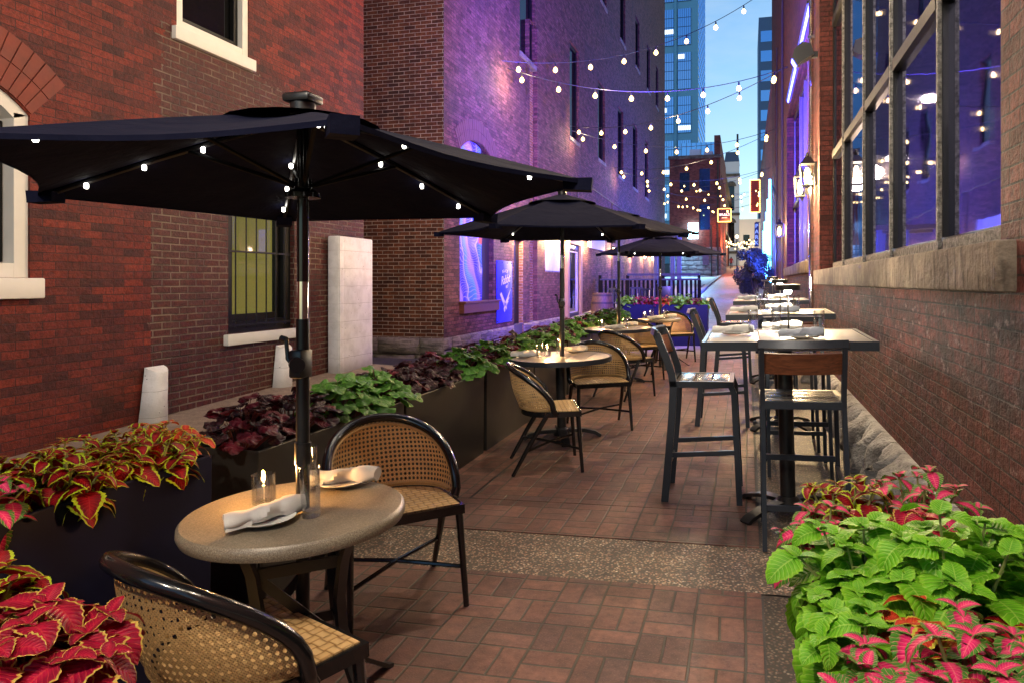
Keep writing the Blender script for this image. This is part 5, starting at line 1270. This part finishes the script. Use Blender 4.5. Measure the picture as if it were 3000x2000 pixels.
# ================================================================== STRING LIGHTS
XL, XR = -5.22, .90
def light_string(A, B, sag, n, label, f0=.05, f1=.95):
    A, B = Vector(A), Vector(B); t = thing('light_string', label, 'string lights', A, 0, 'strings of bulbs across the alley')
    P = lambda f: (B-A)*f+Vector((0, 0, -4*sag*f*(1-f)))
    MB().tube([P(i/24) for i in range(25)], .009, 5).build('wire', M['black'], t)
    for i in range(n):
        f = f0+(f1-f0)*i/max(1, n-1); p = P(f); p.z -= .03
        so_ = MB().lathe([(.012, .02), (.02, .0), (.021, -.06), (.015, -.07)], 7, Matrix.Translation(p)).build('socket', M['black'], t)
        MB().lathe([(.012, -.062), (.040, -.095), (.055, -.134), (.042, -.172), (.004, -.194)], 8, Matrix.Translation(p)).build('bulb', M['bulb'], so_)
    return t
strings = [((XL, 14.8, 6.30), (XR, 20.0, 9.6), .75, 9, 'string of bulbs climbing from the warehouse corner to high on the storefront'),
           ((XL, 15.2, 6.25), (XR, 17.2, 6.40), .55, 8, 'string of bulbs crossing level above the second umbrella'),
           ((XL, 21.1, 6.2), (XR, 17.3, 6.45), .50, 8, 'string of bulbs slanting from the second dark window to the floodlight'),
           ((XL, 21.3, 6.1), (XR, 24.0, 6.4), .55, 7, 'string of bulbs from the second dark window toward the far storefront'),
           ((XL, 28.6, 6.1), (XR, 24.2, 6.4), .5, 7, 'string of bulbs slanting back past the fourth dark window'),
           ((XL, 28.8, 6.0), (XR, 31.5, 6.3), .5, 7, 'string of bulbs over the patio railing, nearer of two'),
           ((XL, 36.4, 6.6), (XR, 31.7, 6.3), .55, 7, 'string of bulbs over the patio railing, further of two'),
           ((XL, 36.6, 6.4), (XR, 39.0, 6.4), .55, 7, 'string of bulbs before the neon tubes'),
           ((XL, 44.0, 6.5), (XR, 39.2, 6.3), .55, 7, 'string of bulbs from the far warehouse corner to the neon'),
           ((XL, 45.5, 6.8), (XR, 47.5, 6.6), .6, 7, 'string of bulbs past the end of the warehouse'),
           ((-4.5, 52.5, 7.2), (XR, 48.0, 6.8), .6, 6, 'string of bulbs before the corner brick house, lower'),
           ((-4.8, 53, 8.8), (XR, 56, 8.6), .7, 7, 'string of bulbs before the corner brick house, higher'),
           ((X1+.02, 8.6, 6.3), (XR, 9.3, 6.6), .5, 7, 'string of bulbs overhead, reflected in the shop window'),
           ((X1+.02, 3.2, 5.4), (XR, 5.4, 5.6), .5, 8, 'string of bulbs overhead above the nearest umbrella'),
           ((X1+.02, .4, 4.6), (XR, -1.4, 4.7), .45, 8, 'string of bulbs overhead above us')]
for a, b, s, n, l in strings: light_string(a, b, s, n, l)
for x, y, z, p in ((-1.8, 3.9, 4.9, 22), (-.6, 4.9, 5.0, 170), (-.5, 7.6, 5.4, 130), (-.7, 10.4, 5.6, 80), (-1.5, -.9, 3.9, 210), (-.7, -.2, 4.2, 70), (.2, .2, 4.4, 150), (-2.8, 8.2, 5.4, 80), (-1.0, 9.2, 6.1, 40), (-4.75, 15.0, 5.9, 45), (-4.75, 21.2, 5.8, 36), (-4.75, 28.7, 5.7, 24), (-3.0, 15.6, 5.6, 50), (-2.0, 19, 5.9, 60), (-2.5, 26, 5.6, 60), (-2.5, 36, 5.8, 60)):
    lamp('bulb_fill', 'POINT', (x, y, z), p, (1, .84, .64) if y < 6 else (1, .74, .45), .09)  # lamps added near the strings to boost their bulbs and fill the foreground

# ================================================================== BEYOND THE DINING STRIP
# barrel by the warehouse
bt = thing('wine_barrel', 'old oak barrel with iron hoops against the purple wall', 'barrel', (-3.75, 18.7, .28))
MB().lathe([(.25, 0), (.285, .2), (.305, .44), (.285, .68), (.25, .88), (.235, .88), (.235, .85), (.01, .85)], 26).build('staves', M['barrel'], bt, smooth=40)
for z, r_ in ((.06, .263), (.26, .297), (.62, .297), (.82, .263)): MB().lathe([(r_-.003, z-.025), (r_+.006, z-.025), (r_+.006, z+.025), (r_-.003, z+.025)], 26, cap=False).build('hoop', M['iron'], bt, smooth=40)
# patio railing with posts
rl = thing('patio_railing', 'black slatted patio railing with a blue lit top rail', 'railing', (-3.6, 25.0, G(-3, 25)))
mb = MB(); mb.box(-1.5, 2.0, -.06, .06, 1.10, 1.16); mb.box(-.5, 2.0, -.09, .09, 1.26, 1.34); mb.build('top_rail', pm('wood_with_blue_light', (.012, .015, .08), .6), rl, smooth=0)  # the top rail's blue glow is put into its wood colour
mb = MB()
for i in range(24): mb.box(-1.48+.15*i, -1.40+.15*i, -.02, .02, .1, 1.1)
mb.build('balusters', M['black_matt'], rl, smooth=0)
for x in (-1.5, -.5, .75, 1.98): MB().box(x-.05, x+.05, -.05, .05, 0, 1.28).build('post', M['black_matt'], rl, smooth=0)
pg = thing('pergola', 'dark pergola frame with three square posts beyond the railing', 'pergola', (-2.9, 31, G(-2.9, 31)))
for x, y in ((-.95, 0), (-.45, 2.2), (.05, 0)): MB().box(x-.09, x+.09, y-.09, y+.09, 0, 2.9).build('post', pm('pergola_paint', (.05, .06, .10), .5), pg, smooth=0)
mb = MB(); mb.box(-3.0, .3, -.08, .08, 2.9, 3.1); mb.box(-3.0, .3, 2.1, 2.3, 2.9, 3.1); mb.build('beam', M['iron'], pg, smooth=0)
mb = MB(); mb.box(-.9, .35, -.02, .5, 0, .62, bev=.02); o = mb.build('planter_bench', pm('blue_bench', (.03, .04, .25), .5)); o.location = (-1.55, 21.0, G(-1.5, 21)); tag(o, 'low blue box bench beyond the far navy planter', 'bench')
sg2 = thing('menu_board', 'black menu board on a thin stand behind the far planter', 'menu board', (-1.85, 16.4, G(-1.8, 16.4)))
MB().tube([(0, 0, 0), (0, 0, .9)], .02, 8).build('stand', M['black'], sg2); MB().box(-.15, .15, -.03, .01, .80, 1.16, bev=.005).build('board', M['black'], sg2)
for k, (x, y) in enumerate(((-4.2, 22.6), (-3.5, 23.4), (-3.0, 22.5))):
    c = thing('patio_chair', ('slatted black patio chair, leftmost of three before the railing', 'slatted black patio chair, middle of three before the railing', 'slatted black patio chair, rightmost of three before the railing')[k], 'chair', (x, y, G(x, y)), R(20*k))
    mb = MB(); mb.box(-.22, .22, -.22, .22, .43, .46); mb.build('seat', M['steel_blue'], c, smooth=0)
    mb = MB()
    for i in range(5): mb.box(-.2+.09*i, -.16+.09*i, .2, .22, .46, .9)
    mb.box(-.22, .22, .195, .225, .88, .93); mb.build('backrest', M['steel_blue'], c, smooth=0)
    for sx in (-.2, .2):
        for sy in (-.2, .2): MB().box(sx-.015, sx+.015, sy-.015, sy+.015, 0, .43).build('leg', M['steel_blue'], c, smooth=0)
# host stand by the right wall
hs = thing('host_stand', 'dark slanted host stand beyond the third bar table', 'host stand', (.42, 13.3, G(.4, 13.3)))
MB().prism([(-.28, 0), (.22, 0), (.22, 1.20), (-.12, 1.26)], 'y', -.2, .2).build('cabinet', M['navy'], hs, smooth=0)
MB().box(-.17, .26, -.24, .24, 1.262, 1.29, bev=.004).build('top', M['black'], hs)
# blue lit shrub in front of the neon
def tree_like(name, x, y, h, w_, label, cat, nleaf, ls, seed, trunk=.04):
    r_ = random.Random(seed); z0 = G(x, y); t = thing(name, label, cat, (x, y, z0)); mb = MB()
    for k in range(7):
        a = r_.uniform(0, 6.28); mb.tube([(0, 0, 0), (.1*math.cos(a)*w_, .1*math.sin(a)*w_, h*.35), (.32*w_*math.cos(a), .32*w_*math.sin(a), h*r_.uniform(.7, .9))], [trunk, trunk*.6, trunk*.25], 5)
    mb.build('trunk', M['bark'], t)
    lf = MB(); cl = [(Vector((r_.gauss(0, .26)*w_, r_.gauss(0, .26)*w_, h*(.28+.66*r_.random()**.8))), r_.uniform(.10, .2)*w_) for _ in range(34)]
    for k in range(nleaf):
        c, rr = r_.choice(cl); f = 1-.45*max(0, (c.z/h-.6)/.4); d = Vector((r_.gauss(0, 1), r_.gauss(0, 1), r_.gauss(0, 1))).normalized()*rr*r_.uniform(.5, 1.1)
        p = Vector((c.x*f, c.y*f, c.z))+d
        u = Vector((r_.gauss(0, 1), r_.gauss(0, 1), r_.gauss(0, 1))).normalized(); v = u.orthogonal().normalized()
        lf.add([p-u*ls, p+v*ls*.45, p+u*ls, p-v*ls*.45], [(0, 1, 2, 3)])
    lf.build('crown', M['bush_leaf'], t, smooth=0, fixn=False); return t
tree_like('shrub', .28, 27.5, 2.05, 1.30, 'round shrub lit vivid blue by the neon tubes', 'shrub', 7500, .06, 5)
lamp('neon_spill', 'POINT', (.70, 26.4, 2.4), 160, (.03, .08, 1), .15)
lamp('neon_spill', 'POINT', (.72, 28.4, 3.0), 90, (.04, .10, 1), .15)

# the corner house with the lit bar sign
YS = 65
ck = thing('corner_house', 'three storey dark red brick corner house with blue windows and a stone foot', 'building')
zs0 = along(YS); wl = [(-5.95, -5.05, 9.6, 11.3), (-4.2, -3.05-.2, 9.6, 11.6), (-4.2, -3.25, 6.1, 8.4)]
mb = MB(); wall(mb, 'y', YS, -1, -6.85, -2.35, zs0+2.6, 12.5, wl, .2); wall(mb, 'x', -2.35, 1, YS, 82, zs0+2.6, 12.5, [(67, 68.2, 9.2, 11.4), (70, 71.2, 9.2, 11.4), (73, 74.2, 9.2, 11.4), (76.5, 77.7, 9.2, 11.4)], .2); wall(mb, 'x', -6.85, -1, YS, 82, zs0, 12.5, [], .2)
mb.build('wall', M['brick_far'], ck, smooth=0)
mb = MB(); rubble(mb, 'y', YS, -1, -6.85, -2.30, zs0-.3, zs0+2.6, 7, .06, .5, 1.1); rubble(mb, 'x', -2.35, 1, YS, 82, zs0-.3, zs0+2.6, 6, .06, .5, 1.4); mb.build('stone_foot', M['far_stone'], ck, smooth=60)
MB().box(-6.83, -2.37, YS+.03, 82, zs0-1, zs0+2.6).build('foot_core', M['ground'], ck, smooth=0)
for h in wl: MB().box(h[0], h[1], YS+.12, YS+.16, h[2], h[3]).build('window', M['glass_blue'], ck, smooth=0)
for y in (67, 70, 73, 76.5): MB().box(-2.50, -2.45, y, y+1.2, 9.2, 11.4).build('window', M['glass_dark'], ck, smooth=0)
MB().box(-6.95, -2.2, YS-.15, YS+.25, 12.502, 12.8).build('cornice', M['sill'], ck, smooth=0)
MB().prism([(YS+.4, 12.5), (82, 12.5), (82, 14.2), (YS+6, 14.4), (YS+.4, 14.6)], 'x', -2.9, -2.36).build('gable', M['brick_far'], ck, smooth=0)
MB().box(-6.8, -2.9, YS+.3, 82, 12.4, 12.6).build('roof', M['iron'], ck, smooth=0)
mb = MB(); mb.box(-5.2, -4.2, YS+2, YS+3, 12.6, 13.7); mb.box(-3.9, -3.1, YS+2.2, YS+3.2, 12.6, 13.5); mb.build('roof_unit', M['white_rough'], ck, smooth=0)
mb = MB(); mb.tube([(-2.55, YS-.12, zs0), (-2.55, YS-.12, 12.3)], .07, 8); mb.tube([(-3.1, YS-.12, zs0), (-3.1, YS-.12, 6.5)], .05, 8); mb.build('downpipe', M['iron'], ck)
pb = MB().box(-3.9, -3.35, YS-.14, YS-.09, zs0+1.0, zs0+2.1).build('poster', pm('poster_print', (.10, .05, .10), .5, var=.9, vs=3), ck, smooth=0)
bt_ = MB().box(-5.13, -4.26, YS-.45, YS-.30, 5.3, 6.7).build('floodlight', M['screen'], smooth=0); tag(bt_, 'blazing blue white floodlight panel above the farthest umbrella', 'floodlight')
lamp('floodlight_glow', 'AREA', (-4.7, YS-.8, 6.0), 900, (.30, .65, 1), 1.0, (-.35, -1, -.55))
hp = thing('bar_sign', 'square bar sign edged with orange bulbs on the corner house', 'sign', (-2.52, YS-1.0, 6.75))
MB().box(.06, 1.06, -.12, .12, .0, 1.03).build('panel', pm('dark_sign', (.03, .02, .03), .5), hp, smooth=0)
def bulb_border(x0, x1, z0, z1, y, n, r, parent):
    c = [(x0, z0), (x1, z0), (x1, z1), (x0, z1)]; P = []
    for (a, b) in zip(c, c[1:]+c[:1]):
        m_ = max(4, int(n*math.dist(a, b)))
        P += [(a[0]+(b[0]-a[0])*i/m_/2, y, a[1]+(b[1]-a[1])*i/m_/2) for i in range(2*m_)]
    MB().tube(P, [r if i % 2 else r*.25 for i in range(len(P))], 6, closed=True).build('bulb_border', M['sign_bulbs'], parent)
bulb_border(.0, 1.12, -.05, 1.08, -.14, 9, .05, hp)
MB().box(-.1, .10, -.03, .03, .6, .66).build('bracket', M['black'], hp, smooth=0)
lettering("SKULL'S", .29, emit('sign_letters', (.9, .9, 1), 1.2), hp, face_cam((.56, -.125, .56)), space=.9)
MB().box(.34, .80, -.128, -.122, .27, .31).build('underline', emit('sign_underline', (.9, .5, .5), 1.0), hp, smooth=0)
lamp('sign_glow', 'POINT', (-1.7, YS-1.6, 6.6), 160, (1, .25, .06), .3)
lamp('sign_glow', 'POINT', (-1.6, 69, 5.0), 330, (1, .16, .05), .3); lamp('sign_glow', 'POINT', (-1.5, 78, 6), 200, (1, .22, .08), .3); lamp('sign_glow', 'POINT', (-1.2, 92, 7), 420, (1, .35, .15), .3)
# far end of the alley
fe = thing('pale_stone_house', 'pale stone front with arched windows closing the far alley', 'building')
YP = 150; z0 = along(YP)
mb = MB(); wall(mb, 'y', YP, -1, -4.6, -1.6, z0, 26, [(-3.9, -2.6, 8.5, 13.5), (-3.9, -2.6, 16, 21)], .3); mb.build('wall', M['white_rough'], fe, smooth=0)
for z in (8.5, 16): MB().box(-3.9, -2.6, YP+.2, YP+.25, z, z+5).build('window', M['glass_dark'], fe, smooth=0)
for z in (13.5, 21):
    P = [(-3.25+.75*math.cos(R(a)), z+.75*math.sin(R(a))) for a in range(0, 181, 20)]; Q = [(-3.25+1.0*math.cos(R(a)), z+1.0*math.sin(R(a))) for a in range(0, 181, 20)]
    MB().prism(Q, 'y', YP-.2, YP-.01).build('arch_hood', M['sill'], fe, smooth=0)
for z in (7.2, 15, 23): MB().box(-4.8, -1.5, YP-.5, YP-.0, z, z+.5).build('cornice', M['sill'], fe, smooth=0)
MB().prism([(-4.6, 26), (-1.6, 26), (-1.9, 28), (-4.3, 28)], 'y', YP, YP+6).build('mansard_roof', pm('slate_blue_roof', (.05, .09, .18), .5), fe, smooth=0)
MB().tube([(-2.0, YP+2, 27.5), (-2.0, YP+2, 32)], .2, 8).build('finial', M['iron'], fe)
f2 = thing('white_house', 'plain white house front at the far right of the alley end', 'building')
mb = MB(); wall(mb, 'y', YP-8, -1, -1.55, 3.2, along(YP-8), 13.5, [(-.8, .4, 8, 10.5)], .3); mb.build('wall', M['white'], f2, smooth=0); MB().box(-.8, .4, YP-7.8, YP-7.75, 8, 10.5).build('window', M['glass_dark'], f2, smooth=0)
# left side of the far alley
fl_ = thing('brick_row', 'row of old fronts with bay cornices lit red along the far alley', 'building')
mb = MB(); wall(mb, 'x', -3.6, 1, 83, 148, along(83), 17, [(86+5*i, 87.6+5*i, 10, 13) for i in range(8)], .3); mb.build('wall', M['brick_far'], fl_, smooth=0)
for i in range(8): MB().box(-3.85, -3.8, 86+5*i, 87.6+5*i, 10, 13).build('window', M['glass_dark'], fl_, smooth=0)
for z in (8.6, 13.6, 16.6): MB().box(-3.6, -3.0, 83, 148, z, z+.5).build('cornice', M['sill'], fl_, smooth=0)
# theatre sign and parking sign on the right
ts = thing('theatre_sign', 'tall orange marquee sign edged in bulbs over the far alley', 'sign', (.78, 80, 0))
MB().box(-.45, .45, -.2, .2, 9.0, 12.4).build('panel', M['sign_red'], ts, smooth=0)
bulb_border(-.5, .5, 8.95, 12.45, -.25, 5, .07, ts)
MB().box(.5, .9, -.05, .05, 11, 11.2).build('bracket', M['black'], ts, smooth=0)
lamp('sign_glow', 'POINT', (-.3, 78.6, 8.4), 90, (1, .4, .12), .3)
ps = thing('parking_sign', 'blue vertical sign reading PARK on the far right wall', 'sign', (.62, 60, 0)); MB().box(-.07, .27, -.08, .08, 4.3, 6.25).build('panel', pm('blue_sign', (.03, .08, .4), .5), ps, smooth=0)
for i, ch in enumerate('PARK'): lettering(ch, .46, emit('park_letters', (.25, .4, 1), .8) if i == 0 else bpy.data.materials['park_letters'], ps, face_cam((.10, -.085, 5.95-.45*i)))
MB().box(.0, .36, -.03, .03, 6.25, 6.31).build('bracket', M['black'], ps, smooth=0)
# fairy lights over the far alley
for k, y in enumerate((95, 112, 128)):
    t = thing('fairy_lights', ('cluster of warm fairy lights over the far alley, nearest swag', 'cluster of warm fairy lights over the far alley, middle swag', 'cluster of warm fairy lights over the far alley, last swag')[k], 'string lights', (0, y, 0))
    z = along(y)+3.6; MB().tube([(-3.5, 0, z+.5), (-1.2, 0, z), (1.2, 0, z+.5)], .02, 4).build('wire', M['black'], t)
    for i in range(14):
        x = -3.4+.33*i; MB().lathe([(.01, -.11), (.11, 0), (.01, .11)], 6, Matrix.Translation((x, rnd.uniform(-1, 1), z-.1+rnd.uniform(-.35, .5)))).build('bulb', M['far_bulbs'], t)
lamp('fairy_glow', 'POINT', (-1.6, 108, along(108)+3), 900, (1, .78, .45), .4); lamp('fairy_glow', 'POINT', (-1.6, 132, along(132)+5), 1500, (1, .8, .5), .4)
pl = thing('street_post', 'thin black lamp post standing in the far alley', 'lamp post', (-1.4, 100, along(100))); MB().tube([(0, 0, 0), (0, 0, 4.2)], .07, 8).build('post', M['black'], pl); MB().lathe([(.02, 4.2), (.22, 4.35), (.22, 4.6), (.02, 4.75)], 10).build('lamp_head', M['far_bulbs'], pl)
# someone walking there
def person(x, y):
    z0 = along(y)+.02; me = bpy.data.meshes.new('person'); b = bmesh.new(); V = {}; sk = {}
    J = {'pel': (0, 0, .95, .15), 'che': (0, 0, 1.32, .17), 'nec': (0, 0, 1.50, .065), 'hea': (0, -.02, 1.64, .105), 'top': (0, -.01, 1.75, .06),
         'hl': (-.10, 0, .90, .10), 'kl': (-.12, -.12, .50, .07), 'al': (-.12, .02, .09, .05), 'tl': (-.12, -.12, .04, .045), 'hr': (.10, 0, .90, .10), 'kr': (.11, -.02, .50, .07), 'ar': (.11, .22, .11, .05), 'tr': (.11, .12, .04, .045),
         'sl': (-.20, 0, 1.42, .07), 'el': (-.26, .06, 1.13, .05), 'wl': (-.26, -.08, .90, .036), 'ml': (-.26, -.12, .82, .04), 'sr': (.20, 0, 1.42, .07), 'er': (.26, .06, 1.13, .05), 'wr': (.27, -.04, .90, .036), 'mr': (.27, -.06, .82, .04)}
    E = ['pel che', 'che nec', 'nec hea', 'hea top', 'pel hl', 'hl kl', 'kl al', 'al tl', 'pel hr', 'hr kr', 'kr ar', 'ar tr', 'che sl', 'sl el', 'el wl', 'wl ml', 'che sr', 'sr er', 'er wr', 'wr mr']
    for k, q in J.items(): V[k] = b.verts.new(q[:3])
    for e in E: b.edges.new([V[i] for i in e.split()])
    b.to_mesh(me); b.free(); o = bpy.data.objects.new('person', me); COL.objects.link(o); o.location = (x, y, z0)
    o.modifiers.new('skin', 'SKIN'); 
    for v, q in zip(me.skin_vertices[0].data, J.values()): v.radius = (q[3], q[3])
    me.skin_vertices[0].data[0].use_root = True
    s = o.modifiers.new('sub', 'SUBSURF'); s.levels = s.render_levels = 2
    m, t, p = newmat('clothing'); z = t.sep(t.obj())[2]
    t.set(p.inputs['Base Color'], t.mix(t.m2('GREATER_THAN', z, 1.5), t.mix(t.m2('GREATER_THAN', z, .88), (.02, .02, .03), (.45, .03, .03)), (.06, .04, .03))); me.materials.append(m)
    return tag(o, 'person in a red top walking away up the far alley', 'person')
person(-2.25, 104)

# ---------------------------------------------------------------- the skyline
def tower():
    t = thing('glass_tower', 'tall blue glass tower with stacked window bays rising past the frame', 'tower'); Y = 220
    x0, x1 = -26.5, -14.55
    fr = pm('tower_panel', (.14, .40, .64), .4, var=.05)
    MB().box(x0-10, x1, Y, Y+38, 0, 130).build('core', fr, t, smooth=0)
    gl = MB(); mu_ = MB(); z = 20; r_ = random.Random(3)
    lit = MB()
    while z < 125:
        for (a, b) in ((-26.2, -21.9), (-20.6, -16.7)):
            gl.box(a, b, Y-.10, Y-.02, z, z+11.2)
            n = 6
            for i in range(n+1): mu_.box(a+(b-a)*i/n-.05, a+(b-a)*i/n+.05, Y-.2, Y-.1, z, z+11.2)
            for j in range(4): mu_.box(a, b, Y-.19, Y-.11, z+2.8*j, z+2.8*j+.14)
            for j in range(4):
                if r_.random() < .30: lit.box(a+.1, a+.1+(b-a)*r_.choice((.5, .95)), Y-.14, Y-.105, z+2.8*j+.9, z+2.8*j+2.3)
        z += 13.4
    gl.build('glass_bays', M['glass_blue'], t, smooth=0); mu_.build('mullions', pm('tower_mullion', (.03, .09, .2), .4), t, smooth=0); lit.build('lit_offices', M['lit_window'], t, smooth=0)
    pc = MB(); pc.tube([(-21.3, Y-.4, 5), (-21.3, Y-.4, 130)], .45, 12); pc.build('column', fr, t)
    sd_ = MB(); zz_ = 8
    for k in range(46):
        for j in range(9): sd_.box(x1, x1+.12, Y+1+4*j, Y+4.2+4*j, 8+2.7*k, 9.6+2.7*k)
    sd_.build('side_windows', M['glass_blue'], t, smooth=0)
tower()
ot = thing('grey_tower', 'plain blue grey tower edge above the storefront roofline', 'tower')
MB().box(2.2, 16, 150, 170, 0, 55).build('core', pm('grey_blue_panel', (.06, .13, .28), .5, var=.1, vs=.4), ot, smooth=0)
mb = MB()
for k in range(12): mb.box(2.6, 15, 149.94, 149.99, 6+4*k, 8.2+4*k)
mb.build('window_bands', M['glass_blue'], ot, smooth=0)
md = thing('glass_midrise', 'low glass building peeping over the corner house', 'building')
MB().box(-16, -7.2, 180, 200, 0, 36).build('core', M['glass_blue'], md, smooth=0)
mb = MB()
for k in range(9): mb.box(-16.1, -7.1, 179.9, 179.98, 3.8*k, 3.8*k+.5)
for k in range(8): mb.box(-16+1.2*k, -15.9+1.2*k, 179.88, 179.97, 0, 36)
mb.build('mullions', bpy.data.materials['tower_mullion'], md, smooth=0)
